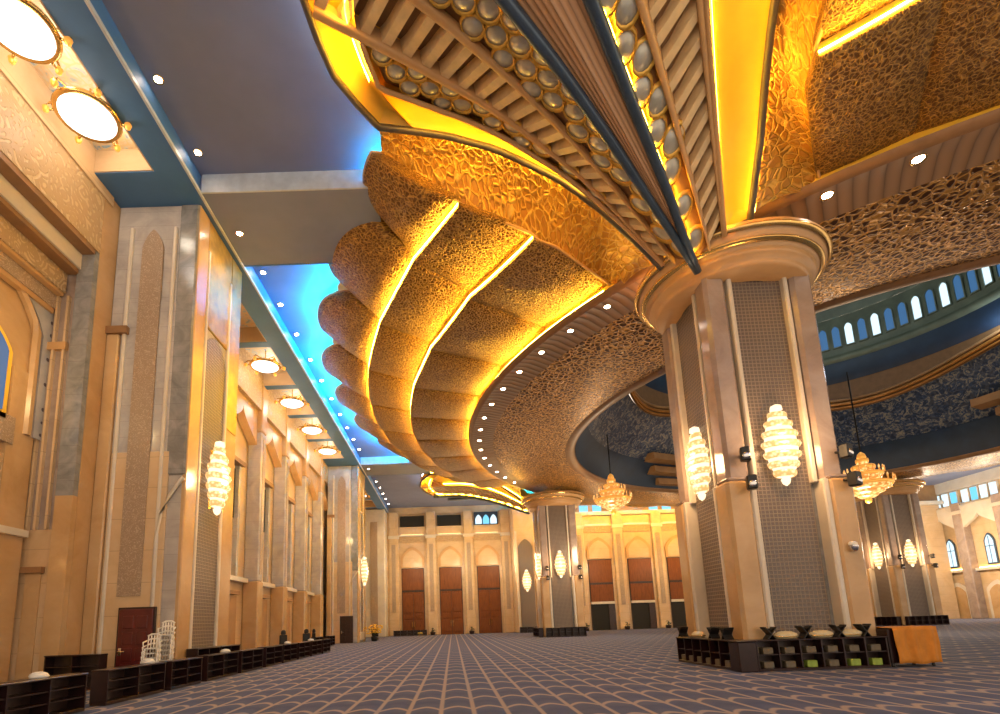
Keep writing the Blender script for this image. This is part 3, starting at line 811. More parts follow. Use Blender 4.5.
# ------------------------------------------------------------------ chandeliers
def make_chandelier(name):
    e = empty(name)
    m = MB(); m.tube([(0, 0, 1.5), (0, 0, 7.2)], .045, 8); m.build('chain', 'black_metal', e)
    tiers = [(1.15, .34), (.72, .62), (.22, .95), (-.42, 1.36), (-.64, .98), (-.84, .60)]
    for i, (z, r) in enumerate(tiers):
        m = MB(); m.lathe([(r * .92, .20), (r, .16), (r * 1.03, .06), (r * .97, -.04)], 30, (0, 0, z)); h = m.build('gilt_ring', 'chandelier_gold', e, True)
        m = MB(); m.lathe([(r * .95, -.03), (r * .90, -.20), (r * .62, -.30), (0, -.33)], 30, (0, 0, z)); m.build('crystal_skirt', 'chandelier_crystal', e, True)
        if i in (2, 3):
            nn = 18
            for k in range(nn):
                m = MB(); a = 2 * PI * k / nn; m.lathe([(0, .34), (.035, .26), (.05, .12), (.03, .0), (.07, -.03), (0, -.08)], 8, (r * 1.06 * math.cos(a), r * 1.06 * math.sin(a), z + .22))
                m.build('candle_lamp', 'chandelier_crystal', h, True)
    m = MB(); m.lathe([(0, -.3), (.16, -.22), (.2, -.05), (.1, .06)], 14, (0, 0, -1.22)); m.build('finial', 'chandelier_gold', e, True)
    m = MB(); m.lathe([(.05, .45), (.2, .3), (.26, .1), (.2, 0)], 14, (0, 0, 1.35)); m.build('crown', 'chandelier_gold', e, True)
    return e
ch = make_chandelier('chandelier')
ch.location = (26.0, 32.2, 9.45); tag(ch, 'gold tiered crystal chandelier hanging just beside the thick near column', 'chandelier', 'chandeliers under the dome')
c2 = copy_tree(ch); c2.location = (12.95, 41.0, 11.0); tag(c2, 'gold tiered crystal chandelier hanging in front of the two arched far doors', 'chandelier', 'chandeliers under the dome')

# ------------------------------------------------------------------ side wall, near bay
wl = struct('wall_left')
def wbox(nm, mt, *a, bev=0):
    m = MB(); (m.cbox(*a, bev) if bev else m.box(*a)); return m.build(nm, mt, wl)
wbox('frieze', 'carved_frieze', XW - .3, XW, -3, 15.54, 13.8, ZB + .0)
wbox('frieze_cornice', 'beige_stone', XW - .1, XW + .06, -3, 15.9, 15.85, ZB + .85)
wbox('wall_margin', 'honey_stone', XW - .9, XW, 15.55, 16.4, 0, ZB)
wbox('jamb_stone', 'grey_marble_dark', XW - .55, XW - .02, 15.35, 15.6, 5.6, 13.8)
wbox('jamb_foot', 'honey_stone', XW - .55, XW - .02, 15.35, 15.6, 0, 5.6)
for i, (xa, xb, z0, z1, mt) in enumerate(((XW-.02, XW-.43, 13.62, 13.85, 'brown_lip'), (XW-.43, XW-.5, 13.1, 13.62, 'pale_stone'), (XW-.5, XW-.88, 12.95, 13.1, 'brown_lip'),
                                         (XW-.88, XW-.95, 12.3, 12.95, 'carved_stone'), (XW-.95, XW-1.15, 12.2, 12.3, 'rib_beige'), (XW-1.15, XW-1.2, 11.75, 12.2, 'carved_grey'), (XW-1.2, XW-1.4, 11.6, 11.75, 'rib_beige'))):
    wbox('head_step', mt, xb, xa, -3, 15.4, z0, z1 + (.4 if i % 2 == 0 else 0))
wbox('jamb_panel', 'pink_marble', XW - 1.5, XW - .55, 15.5, 15.7, 4.6, 13.6)
wbox('jamb_panel', 'beige_stone', XW - 1.5, XW - .55, 15.46, 15.7, 0, 4.6)
for x0 in (XW - .75, XW - 1.08, XW - 1.32):
    wbox('jamb_fillet', 'beige_stone', x0 - .07, x0, 15.38, 15.5, 4.6, 12.2)
m = MB(); m.box(XW - 1.3, XW - .7, 15.36, 15.5, 10.35, 10.6); m.build('jamb_lintel', 'rib_beige', wl)
m = MB(); m.box(XW - 1.25, XW - .8, 15.42, 15.5, .3, 3.3); m.build('jamb_niche', 'honey_stone', wl)
m = MB(); m.box(XW - 1.32, XW - .72, 15.3, 15.5, 3.3, 3.48); m.build('niche_lintel', 'brown_lip', wl)
XI = XW - 1.4
wbox('inner_wall', 'beige_stone', XI - .3, XI - .12, -3, 15.6, 0, 13.6)
# spandrel with the big arch next to the jamb
sp = [(-4.4, 7.4), (-4.4, 13.5), (4.3, 13.5), (4.3, 7.4), (3.9, 7.4), (3.9, 10.7)] + [(3.9 - 3.9 * (i / 8) ** 1.4, 10.7 + 2.1 * math.sin(i / 8 * PI / 2)) for i in range(1, 9)] + [(-3.9 + 3.9 * ((8 - i) / 8) ** 1.4, 10.7 + 2.1 * math.sin((8 - i) / 8 * PI / 2)) for i in range(1, 9)] + [(-3.9, 7.4)]
m = MB(); m.prism(sp, 0, .12, MXZ((XI, 11.3, 0), (0, 1, 0))); m.build('spandrel', 'spandrel_marble', wl)
ar = []
for k in range(21):
    t_ = k / 20 * 2 - 1; ar.append((XI + .05, 11.3 + 3.7 * (1 - (1 - abs(t_)) ** 1.4) * (1 if t_ > 0 else -1), 10.7 + 2.1 * math.sin((1 - abs(t_)) * PI / 2)))
m = MB(); m.tube([(XI + .05, 11.3 - 3.7, 7.4)] + ar + [(XI + .05, 11.3 + 3.7, 7.4)], .13, 6); m.build('arch_band', 'honey_stone', wl)
wbox('arch_field', 'honey_stone', XI - .12, XI - .04, 7.3, 15.2, 6.5, 12.9)
wbox('arch_pier', 'honey_stone', XI - .1, XI + .06, 14.35, 15.3, 0, 9.3)
wbox('plaque', 'carved_stone', XI - .1, XI + .09, 12.6, 14.3, 5.0, 6.6)
wbox('plaque_text', 'shadow_slot', XI - .1, XI + .10, 12.5, 14.1, 4.72, 4.95)
wbox('plaque_ledge', 'pale_stone', XI - .1, XI + .22, 12.0, 15.3, 4.35, 4.55)
wbox('vent_grille', 'carved_grey', XI - .1, XI + .10, 13.75, 14.55, 6.95, 7.75)
m = MB(); m.prism(arch_poly(.75, 0, 3.5, 4.1), 0, .2, MXZ((XI + .10, 13.2, 0), (0, 1, 0))); m.build('lit_niche', 'cove_gold', wl)
m = MB(); m.box(XI + .12, XI + .2, 12.6, 13.9, 3.75, 3.82); m.build('niche_strip', 'led_warm', wl)
w1 = struct('window_1')
m = MB(); m.prism(arch_poly(1.0, 7.6, 9.6, 10.4), 0, .10, MXZ((XI + .0, 13.2, 0), (0, 1, 0))); m.build('window_frame', 'cove_gold', w1)
m = MB(); m.prism(arch_poly(.8, 7.8, 9.55, 10.2), 0, .14, MXZ((XI + .02, 13.2, 0), (0, 1, 0))); m.build('window_pane', 'pane_blue', w1)

# bays of the side wall beyond the pier
def wall_bay(y0, y1):
    yc = (y0 + y1) / 2; hwid = (y1 - y0) / 2 - .36
    wbox('frieze', 'carved_frieze', XW - .3, XW, y0, y1, 14.55, ZB + .85)
    wbox('bay_panel', 'beige_stone', XW - 1.0, XW - .8, y0, y1, 0, 14.6)
    # arched head
    hd = [(-hwid, 14.6), (-hwid, 12.4)] + [(-hwid + hwid * math.sin(i / 8 * PI / 2) ** 1.2, 12.4 + 1.6 * i / 8) for i in range(1, 9)] + [(hwid - hwid * math.sin(i / 8 * PI / 2) ** 1.2, 12.4 + 1.6 * i / 8) for i in range(7, -1, -1)] + [(hwid, 14.6)]
    m = MB(); m.prism(hd, 0, .5, MXZ((XW - .75, yc, 0), (0, 1, 0))); m.build('arch_head', 'honey_stone', wl)
    wbox('bay_lintel', 'brown_lip', XW - .8, XW - .35, yc - .85, yc + .85, 10.6, 10.85)
    wbox('bay_glow', 'led_warm', XW - .78, XW - .6, yc - .8, yc + .8, 10.88, 10.93)
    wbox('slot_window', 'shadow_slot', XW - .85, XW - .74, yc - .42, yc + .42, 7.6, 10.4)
    for s in (-1, 1):
        y_ = yc + s * .62; wbox('slot_jamb', 'grey_marble', XW - .85, XW - .55, y_ - .14, y_ + .14, 4.4, 10.6)
    wbox('bay_ledge', 'pale_stone', XW - .8, XW - .45, y0 + .5, y1 - .5, 4.1, 4.35)
    m = MB(); m.prism(arch_poly(.72, 0, 3.3, 3.31), 0, .2, MXZ((XW - .74, yc, 0), (0, 1, 0))); m.build('niche_back', 'drum_brown', wl)
    wbox('niche_lintel', 'brown_lip', XW - .8, XW - .4, yc - .85, yc + .85, 3.35, 3.55)
def wall_pilaster(y):
    wbox('pilaster', 'grey_marble', XW - .8, XW + .06, y - .36, y + .36, 4.2, 13.2, bev=.06)
    wbox('pilaster_face', 'carved_grey', XW + .04, XW + .09, y - .18, y + .18, 4.6, 12.8)
    wbox('pilaster_plinth', 'honey_stone', XW - .8, XW + .10, y - .42, y + .42, 0, 4.2, bev=.06)
    wbox('pilaster_head', 'honey_stone', XW - .8, XW + .08, y - .42, y + .42, 13.2, ZB + .02, bev=.06)
pys = [20.9, 25.75, 30.85, 35.55, 40.55, 45.6]
for y in pys: wall_pilaster(y)
for a, b_ in zip(pys[:-1], pys[1:]): wall_bay(a, b_)
wall_bay(45.6, 50.0)
pys2 = [51.8, 56.5, 61.3, 66.0]
for y in pys2: wall_pilaster(y)
for a, b_ in zip(pys2[:-1], pys2[1:]): wall_bay(a, b_)
wbox('backing', 'beige_stone', XW - 1.3, XW - 1.0, 15.7, 71, 0, ZB + .9)

# piers
def make_pier(y0, y1, lb, door=True):
    x0, x1 = XW, -8.4
    e = empty('pier', ((x0 + x1) / 2, (y0 + y1) / 2, 0), 0, lb, 'pier', 'side wall piers', 'thing')
    hx, hy = (x1 - x0) / 2, (y1 - y0) / 2
    m = MB(); m.cbox(-hx, hx - .02, -hy, hy, 0, ZB + .02, .06); m.build('shaft', 'grey_marble', e)
    f = -hy
    m = MB(); m.cbox(-hx, -hx + .42, f - .14, f + .1, 0, 11.3, .04); m.build('edge_strip', 'honey_stone', e)
    m = MB(); m.box(-hx, -hx + .7, f - .2, f + .1, 11.3, 11.55); m.build('edge_ledge', 'brown_lip', e)
    m = MB(); m.cbox(-hx + .50, -hx + .62, f - .10, f + .1, 0, 15.3, .03); m.cbox(hx - .80, hx - .68, f - .10, f + .1, 0, 15.3, .03); m.build('carved_frame', 'pale_stone', e)
    pl = arch_poly(.36, 2.6, 14.5, 15.2); m = MB(); m.prism(pl, 0, .09, MXZ((-hx + 1.32, f, 0), (1, 0, 0))); m.build('carved_panel', 'carved_grey', e)
    m = MB(); m.cbox(-hx + .42, hx - .55, f - .03, f + .1, 0, 12.5, .02); m.build('face_slab', 'grey_marble', e)
    m = MB(); m.cbox(-hx + .44, hx - .50, f - .06, f + .1, 0, 7.2, .02); m.build('lower_slab', 'beige_stone', e)
    m = MB(); m.cbox(hx - .62, hx + .02, f - .05, f + .25, 6.4, ZB, .05); m.build('corner_block', 'grey_marble_dark', e)
    # low arched hood on the corner
    m = MB(); m.tube([(hx - .75, f - .06, 0), (hx - .75, f - .06, 4.4), (hx - .66, f - .06, 5.1), (hx - .42, f - .06, 5.7), (hx - .1, f - .06, 6.2), (hx, f - .06, 6.3)], .06, 6); m.build('hood_moulding', 'pale_stone', e, True)
    # side face (towards the hall) : golden frame with screen niche
    m = MB(); m.cbox(hx - .1, hx + .05, -hy, -hy + .75, 0, ZB, .03); m.cbox(hx - .1, hx + .05, hy - .95, hy, 0, 9.0, .03); m.build('side_frame', 'honey_stone', e)
    m = MB(); m.cbox(hx - .1, hx + .05, hy - .95, hy, 9.0, ZB, .03); m.build('gold_frame', 'pier_gold', e)
    m = MB(); m.cbox(hx - .1, hx + .08, -hy + .75, -hy + .9, .5, 15.0, .03); m.cbox(hx - .1, hx + .08, hy - 1.1, hy - .95, .5, 15.0, .03); m.cbox(hx - .1, hx + .10, -hy + .7, hy - .9, .2, .9, .03); m.build('niche_frame', 'pale_stone', e)
    m = MB(); m.prism(arch_poly((2 * hy - 2.0) / 2, .9, 11.4, 12.1), -.02, .02, MXZ((hx - .02, -.1, 0), (0, 1, 0))); m.build('screen_panel', 'screen_grille', e)
    m = MB(); m.cbox(hx - .1, hx + .04, -hy + .75, hy - .95, 12.1, ZB, .03); m.build('niche_head', 'pier_gold', e)
    return e
make_pier(16.3, 20.0, 'massive grey marble pier with carved upright panel and dark red door at its foot')
make_pier(47.6, 51.4, 'distant marble pier along the side wall with a small brown door and crystal light')
def make_door(n, x, y, w, h, mat, lb):
    d = struct('door_%d' % n)
    m = MB(); m.cbox(x - w/2 - .06, x + w/2 + .06, y - .03, y + .05, 0, h + .06, .01); m.build('door_frame', 'walnut', d)
    m = MB(); m.cbox(x - w/2, x + w/2, y - .08, y + .0, .01, h, .015)
    m.build('door_leaf', mat, d)
    m = MB()
    for i in range(4):
        z = .2 + i * (h - .3) / 4
        m.cbox(x - w/2 + .14, x - .05, y - .10, y - .06, z, z + (h - .7) / 4, .012); m.cbox(x + .05, x + w/2 - .14, y - .10, y - .06, z, z + (h - .7) / 4, .012)
    m.build('door_panel', mat, d)
    m = MB(); m.tube([(x - w/2 + .10, y - .09, .95), (x - w/2 + .10, y - .17, .95), (x - w/2 + .30, y - .17, .95)], .022, 8); m.cbox(x - w/2 + .06, x - w/2 + .15, y - .10, y - .08, .84, 1.06, .005); m.build('door_handle', 'chrome', d)
make_door(1, -9.55, 16.20, 1.02, 2.2, 'red_door', '')
make_door(2, -9.4, 47.5, 1.05, 2.3, 'walnut', '')

# ------------------------------------------------------------------ far wall
wf = struct('wall_far')
def fbox(nm, mt, *a, bev=0, par=None):
    m = MB(); (m.cbox(*a, bev) if bev else m.box(*a)); return m.build(nm, mt, par or wf)
fbox('wall_back', 'beige_stone', -13, 64, YF + .5, YF + .9, 0, ZB + .9)
# corner pier next to the side wall
fbox('corner_pier', 'pale_stone', XW, -8.35, YF - 2.6, YF + .5, 0, ZB, bev=.08)
fbox('corner_panel', 'carved_grey', -10.2, -9.3, YF - 2.68, YF - 2.55, .6, 14.5)
fbox('corner_strip', 'honey_stone', -8.4, -7.6, YF - .2, YF + .5, 0, ZB)
dn = [2]
def tall_door(xc, yw, w=2.8, h=8.6, low=False):
    dn[0] += 1; d = struct('door_%d' % dn[0])
    def b(nm, mt, *a, bev=.02):
        m = MB(); m.cbox(*a, bev); return m.build(nm, mt, d)
    b('door_frame', 'walnut', xc - w/2 - .08, xc + w/2 + .08, yw - .02, yw + .2, 0, h + .08)
    zt = h * .66
    z0 = 0.02
    if low: z0 = 3.3
    b('transom_panel', 'door_wood', xc - w/2, xc + w/2, yw - .10, yw + .1, zt + .12, h)
    b('transom_bar', 'walnut', xc - w/2, xc + w/2, yw - .16, yw + .1, zt - .12, zt + .12)
    if low:
        b('upper_panel', 'door_wood', xc - w/2, xc + w/2, yw - .10, yw + .1, 3.45, zt - .12)
        b('lintel', 'pale_stone', xc - w/2 - .05, xc + w/2 + .05, yw - .2, yw + .1, 3.15, 3.45)
        b('open_leaf', 'walnut', xc + w/2 - .75, xc + w/2 - .05, yw - .14, yw - .05, 0, 3.15)
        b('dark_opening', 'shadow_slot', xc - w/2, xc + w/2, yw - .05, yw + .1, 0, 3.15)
    else:
        for s in (-1, 1):
            x0, x1 = sorted((xc + s * .02, xc + s * w/2))
            lf = b('door_leaf', 'door_wood', x0, x1, yw - .10, yw + .08, z0, zt - .12)
            m = MB()
            for za, zb in ((.35, 1.9), (2.1, 2.7), (2.9, zt - .4)):
                m.cbox(x0 + .18, x1 - .18, yw - .15, yw - .08, za, zb, .03)
            m.build('leaf_panels', 'door_wood', lf)
            m = MB(); m.tube([(xc + s * .14, yw - .12, 1.0), (xc + s * .14, yw - .24, 1.05), (xc + s * .14, yw - .24, 1.75), (xc + s * .14, yw - .12, 1.8)], .035, 8); m.build('pull_handle', 'brass', lf)
def far_bay(xc, yw, low=False, blue=False, ztop=14.2):
    tall_door(xc, yw, low=low)
    # blind arch panel over the door
    o = arch_poly(1.55, 8.75, 10.0, 11.5, 8, 1.3); i_ = arch_poly(1.25, 8.85, 9.9, 11.1, 8, 1.3)
    m = MB(); m.prism(o, 0, .22, MXZ((xc, yw + .1, 0), (1, 0, 0))); m.build('arch_frame', 'rib_beige', wf)
    m = MB(); m.prism(i_, 0, .26, MXZ((xc, yw + .1, 0), (1, 0, 0))); m.build('arch_panel', 'beige_stone', wf)
    fbox('string_course', 'carved_stone', xc - 1.9, xc + 1.9, yw - .05, yw + .3, 12.1, 12.9)
    fbox('string_ledge', 'pale_stone', xc - 1.9, xc + 1.9, yw - .18, yw + .3, 12.9, 13.1)
    fbox('ledge_fill', 'ledge_wash', xc - 1.5, xc + 1.5, yw - .12, yw - .04, 13.1, 13.14)  # added glowing strip that washes the wall, no real fixture
    fbox('wall_field', 'beige_stone', xc - 2.0, xc + 2.0, yw + .12, yw + .5, 0, 14.2)
    if ztop > 14:
        if blue:
            m = MB(); m.box(xc - 1.6, xc + 1.6, yw + .25, yw + .35, 14.2, 16.0); m.build('clerestory_back', 'drum_blue_dark', wf)
            for k in (-1, 0, 1):
                m = MB(); m.prism(arch_poly(.42, 14.35, 15.0, 15.6, 6), 0, .1, MXZ((xc + k * 1.0, yw + .22, 0), (1, 0, 0))); m.build('clerestory_pane', 'pane_white' if k else 'pane_sky', wf)
        else:
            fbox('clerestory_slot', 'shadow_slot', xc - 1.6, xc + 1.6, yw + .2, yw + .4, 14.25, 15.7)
def far_pil(xc, yw, w=.62, top=ZB):
    fbox('far_pilaster', 'beige_stone', xc - w, xc + w, yw - .35, yw + .5, 0, top, bev=.08)
    fbox('far_pilaster_face', 'carved_grey', xc - w*.4, xc + w*.4, yw - .42, yw - .3, 3.0, 11.8)
    fbox('far_pilaster_head', 'pale_stone', xc - w - .08, xc + w + .08, yw - .45, yw + .3, 12.6, 13.0)
for k, xc in enumerate((-5.05, -.1, 4.85)): far_bay(xc, YF, False, k == 2)
for xc in (-7.5, -2.57, 2.38, 7.3): far_pil(xc, YF)
# projecting pier beside the third door (behind the second column)
fbox('far_pier', 'beige_stone', 7.9, 12.6, 65.6, YF + .5, 0, ZB, bev=.1)
m = MB(); m.prism(arch_poly(.9, 0, 10.5, 11.5), 0, .1, MXZ((9.3, 65.58, 0), (1, 0, 0))); m.build('far_pier_screen', 'screen_grille', wf)
fbox('far_pier_strip', 'pale_stone', 8.05, 8.3, 65.4, 65.7, 0, 12.5)
Y2 = 66.0
fbox('centre_wall', 'beige_stone', 12.6, 62.5, Y2 + .5, Y2 + .8, 0, 14.6)
for xc in (18.55, 23.5, 28.4, 33.3): far_bay(xc, Y2, True, False, 14)
for xc in (16.1, 21.0, 25.95, 30.85, 35.8): far_pil(xc, Y2, .62, 14.6)
fbox('centre_cornice', 'pale_stone', 12.6, 62.5, Y2 - .3, Y2 + .6, 14.3, 14.75)
fbox('upper_wall', 'drum_brown', 12.6, 62.5, Y2 + .5, Y2 + .8, 14.6, ZB + .9)
for x in (16.6, 18.3, 25.5, 27.2):
    fbox('upper_pane', 'pane_sky', x, x + 1.1, Y2 + .4, Y2 + .52, 14.85, 15.7)

# opposite side wall
wr = struct('wall_right')
def rbox(nm, mt, *a, bev=0):
    m = MB(); (m.cbox(*a, bev) if bev else m.box(*a)); return m.build(nm, mt, wr)
rbox('wall_back', 'beige_stone', XR + .5, XR + .8, 40, 72, 0, ZB + .9)
wn = [1]
for y in (49.0, 54.0, 59.0, 64.0, 68.6):
    rbox('side_pilaster', 'pink_marble', XR - .5, XR + .5, y - .6, y + .6, 0, 14.0, bev=.08)
    rbox('side_pilaster_head', 'pale_stone', XR - .6, XR + .5, y - .7, y + .7, 12.6, 13.0)
for yc in (51.5, 56.5, 61.5, 66.4):
    hd = [(-1.9, 13.6), (-1.9, 10.9)] + [(-1.9 + 1.9 * math.sin(i / 8 * PI / 2) ** 1.2, 10.9 + 1.5 * i / 8) for i in range(1, 9)] + [(1.9 - 1.9 * math.sin(i / 8 * PI / 2) ** 1.2, 10.9 + 1.5 * i / 8) for i in range(7, -1, -1)] + [(1.9, 13.6)]
    m = MB(); m.prism(hd, 0, .4, MXZ((XR - .05, yc, 0), (0, -1, 0))); m.build('arch_head', 'pale_stone', wr)
    rbox('bay_ledge', 'pale_stone', XR, XR + .5, yc - 1.9, yc + 1.9, 5.6, 5.9)
    rbox('bay_strip', 'led_warm', XR + .3, XR + .36, yc - 1.7, yc + 1.7, 5.95, 6.0)
    m = MB(); m.prism(arch_poly(1.35, 0, 3.4, 4.4), 0, .15, MXZ((XR + .42, yc, 0), (0, -1, 0))); m.build('door_surround', 'pale_stone', wr)
    m = MB(); m.prism(arch_poly(1.0, 0, 3.1, 3.9), 0, .2, MXZ((XR + .42, yc, 0), (0, -1, 0))); m.build('door_recess', 'honey_stone', wr)
    wn[0] += 1; w_ = struct('window_%d' % wn[0])
    m = MB(); m.prism(arch_poly(.62, 6.2, 9.0, 9.9), 0, .12, MXZ((XR + .45, yc, 0), (0, -1, 0))); m.build('window_frame', 'slate_tube', w_)
    m = MB(); m.prism(arch_poly(.46, 6.4, 8.9, 9.65), 0, .16, MXZ((XR + .45, yc, 0), (0, -1, 0))); m.build('window_pane', 'pane_white', w_)
    m = MB(); m.box(XR + .26, XR + .32, yc - .03, yc + .03, 6.4, 9.5); m.box(XR + .26, XR + .32, yc - .46, yc + .46, 8.3, 8.38); m.build('glazing_bar', 'slate_tube', w_)
    for k in range(4):
        wn[0] += 1; w_ = struct('window_%d' % wn[0]); y = yc - 1.75 + k * 1.15
        m = MB(); m.box(XR + .3, XR + .5, y - .48, y + .48, 13.9, 15.6); m.build('window_frame', 'pale_stone', w_)
        m = MB(); m.box(XR + .24, XR + .32, y - .38, y + .38, 14.0, 15.5); m.build('window_pane', ('pane_sky', 'pane_white', 'pane_white')[(k + int(yc)) % 3], w_)
rbox('clerestory_sill', 'pale_stone', XR - .3, XR + .6, 40, 70, 13.55, 13.8)
rbox('clerestory_head', 'pale_stone', XR - .1, XR + .6, 40, 70, 15.65, ZB + .9)

# ------------------------------------------------------------------ bookcases, book rests, furniture
def make_case(name, L, h=.80, d=.34, bays=3, shelves=2):
    """low open bookcase; front faces -y, length along x, origin at the base middle"""
    e = empty(name)
    m = MB()
    m.cbox(-L/2, L/2, -d/2, d/2, 0, .07, .01); m.build('base', 'mahogany', e)
    m = MB(); m.cbox(-L/2 - .02, L/2 + .02, -d/2 - .02, d/2, h - .04, h, .012); m.build('top', 'mahogany', e)
    m = MB(); m.box(-L/2, L/2, d/2 - .02, d/2, .05, h - .03); m.build('back_panel', 'walnut', e)
    for i in range(bays + 1):
        x = lerp(-L/2 + .018, L/2 - .018, i / bays); m = MB(); m.box(x - .018, x + .018, -d/2, d/2 - .02, .07, h - .04); m.build('side_panel' if i in (0, bays) else 'divider', 'mahogany', e)
    for k in range(1, shelves):
        z = .07 + (h - .11) * k / shelves
        for i in range(bays):
            x0 = lerp(-L/2 + .018, L/2 - .018, i / bays) + .018; x1 = lerp(-L/2 + .018, L/2 - .018, (i + 1) / bays) - .018
            m = MB(); m.box(x0, x1, -d/2 + .02, d/2 - .02, z - .012, z + .012); m.build('shelf', 'mahogany', e)
    return e
N0 = cols[0][0]
yfr = N0[1] - 1.80 - .22
xl = N0[0] - 1.80 - .22
case = make_case('bookcase', 3.4, .80, .36, 6, 2)
case.location = (N0[0] - .05, yfr + .0, 0); tag(case, 'long low open bookcase with green books along the front foot of the near column', 'bookcase', 'bookcases at the columns')
o = copy_tree(case); o.location = (xl, N0[1] - .0, 0); o.rotation_euler = (0, 0, rad(-90)); tag(o, 'long low open bookcase along the shaded side foot of the near column', 'bookcase', 'bookcases at the columns')
post = empty('corner_cabinet', (xl + .0, yfr + .0, 0), 0, 'narrow dark red corner cabinet joining the two bookcases of the near column', 'cabinet')
m = MB(); m.cbox(-.24, .24, -.24, .24, 0, .76, .02); m.build('body', 'mahogany', post)
m = MB(); m.cbox(-.27, .27, -.27, .27, .76, .80, .012); m.build('top', 'mahogany', post)
for k in (1, 2):
    P0 = cols[k][0]
    o = copy_tree(case); o.location = (P0[0] + .02, P0[1] - 2.05, 0); tag(o, ['low open bookcase along the front foot of the column before the far doors', 'low bookcase along the front foot of the column behind the orange cabinet'][k - 1], 'bookcase', 'bookcases at the columns')
    o = copy_tree(case); o.location = (P0[0] - 2.05, P0[1], 0); o.rotation_euler = (0, 0, rad(-90)); tag(o, ['low open bookcase along the side foot of the column before the far doors', 'low open bookcase along the side foot of the column behind the orange cabinet'][k - 1], 'bookcase', 'bookcases at the columns')
# books lying in the lower compartments of the near bookcases
def make_book(name, mt):
    e = empty(name)
    m = MB(); m.cbox(-.13, .13, -.12, .10, .0, .17, .012); m.build('cover', mt, e)
    m = MB(); m.box(-.14, .14, .095, .105, .02, .17); m.build('page_block', 'paper', e)
    return e
bk = {k: make_book('book_stack_seed', k) for k in ('book_green', 'book_tan')}
used = set()
def put_book(mt, loc, rz, lb, grp):
    src = bk[mt]
    o = src if mt not in used else copy_tree(src); used.add(mt)
    o.name = 'book'; o.location = loc; o.rotation_euler = (0, 0, rz); tag(o, lb, 'book', grp)
ow = ['first', 'second', 'third', 'fourth', 'fifth', 'sixth']
for i in range(6):
    x = N0[0] - .05 + lerp(-1.682, 1.682, (i + .5) / 6)
    mt = ('book_tan', 'book_tan', 'book_green', 'book_tan', 'book_green', 'book_green')[i]
    put_book(mt, (x, yfr - .02, .07), 0, '%s book in the lower row of the front bookcase, %s from its corner cabinet' % ('green' if mt == 'book_green' else 'tan', ow[i]), 'books in the front bookcase')
    put_book('book_tan', (x + .03, yfr + .0, .428), .0, 'dark tan book in the upper row of the front bookcase, %s from its corner cabinet' % ow[i], 'books in the front bookcase upper row')
for i in range(6):
    y = N0[1] + lerp(1.682, -1.682, (i + .5) / 6)
    put_book('book_tan', (xl - .02, y, .07), rad(-90), 'tan book low in the side bookcase of the near column, %s from its far end' % ow[i], 'books in the side bookcase')
# folding book rests (crossed boards) on top
def make_rest(name):
    e = empty(name)
    for s in (-1, 1):
        m = MB(); R_ = Matrix.Rotation(s * rad(38), 4, 'Y')
        M_ = Matrix.Translation((0, 0, .13)) @ R_
        m.cbox(-.012, .012, -.13, .13, -.17, .24, .004, M_); m.build('board', 'black_metal', e)
    m = MB()
    m.v = []; m.grid(lambda a, b: (lerp(-.16, .16, a), lerp(-.115, .115, b), .25 + .035 * abs(math.sin((a * 2 - 1) * PI * .8))), 12, 2); m.build('pages', 'dark_cloth', e, True)
    return e
rs = make_rest('book_rest'); first = True
for i, (x, y, rz, lb) in enumerate([(N0[0] - 1.28, yfr, 0, 'black crossed book rest on the front bookcase, first from its corner'), (N0[0] - .35, yfr, .05, 'black crossed book rest on the front bookcase, second from its corner'),
                                   (N0[0] + .55, yfr, -.05, 'black crossed book rest on the front bookcase, third from its corner'), (N0[0] + 1.2, yfr, .1, 'black crossed book rest on the front bookcase, last before the orange cabinet'),
                                   (xl, N0[1] - 1.3, -PI/2, 'black crossed book rest on the side bookcase, closest to the corner cabinet'), (xl, N0[1] - .55, -PI/2, 'black crossed book rest in the middle of the side bookcase'),
                                   (xl, N0[1] + 1.55, -PI/2, 'black crossed book rest at the far end of the side bookcase')]):
    o = rs if first else copy_tree(rs); first = False
    o.location = (x, y, .80); o.rotation_euler = (0, 0, rz); tag(o, lb, 'book rest', 'book rests on the bookcases')
# pale cushions between the rests
def make_cushion(name):
    e = empty(name)
    m = MB(); m.lathe([(0, 0), (.26, .005), (.32, .06), (.30, .13), (.16, .19), (0, .20)], 20, sy=.5); m.build('cover', 'paper', e, True)
    m = MB(); m.tube([(.32 * math.cos(a * PI / 8), .16 * math.sin(a * PI / 8), .06) for a in range(17)], .014, 6, False); m.build('piping', 'brass', e, True)
    return e
cs = make_cushion('cushion'); first = True
for x, y, lb in ((N0[0] - .82, yfr + .05, 'pale cushion between the first two book rests of the front bookcase'), (N0[0] + .12, yfr + .05, 'pale cushion between the second and third book rests of the front bookcase'),
                 (N0[0] + .88, yfr + .05, 'pale cushion between the last two book rests of the front bookcase'), (xl + .02, N0[1] + .5, 'pale cushion on the side bookcase of the near column')):
    o = cs if first else copy_tree(cs); first = False
    o.location = (x, y, .80); tag(o, lb, 'cushion', 'cushions on the bookcases')
    if 'side' in lb: o.rotation_euler = (0, 0, PI / 2)
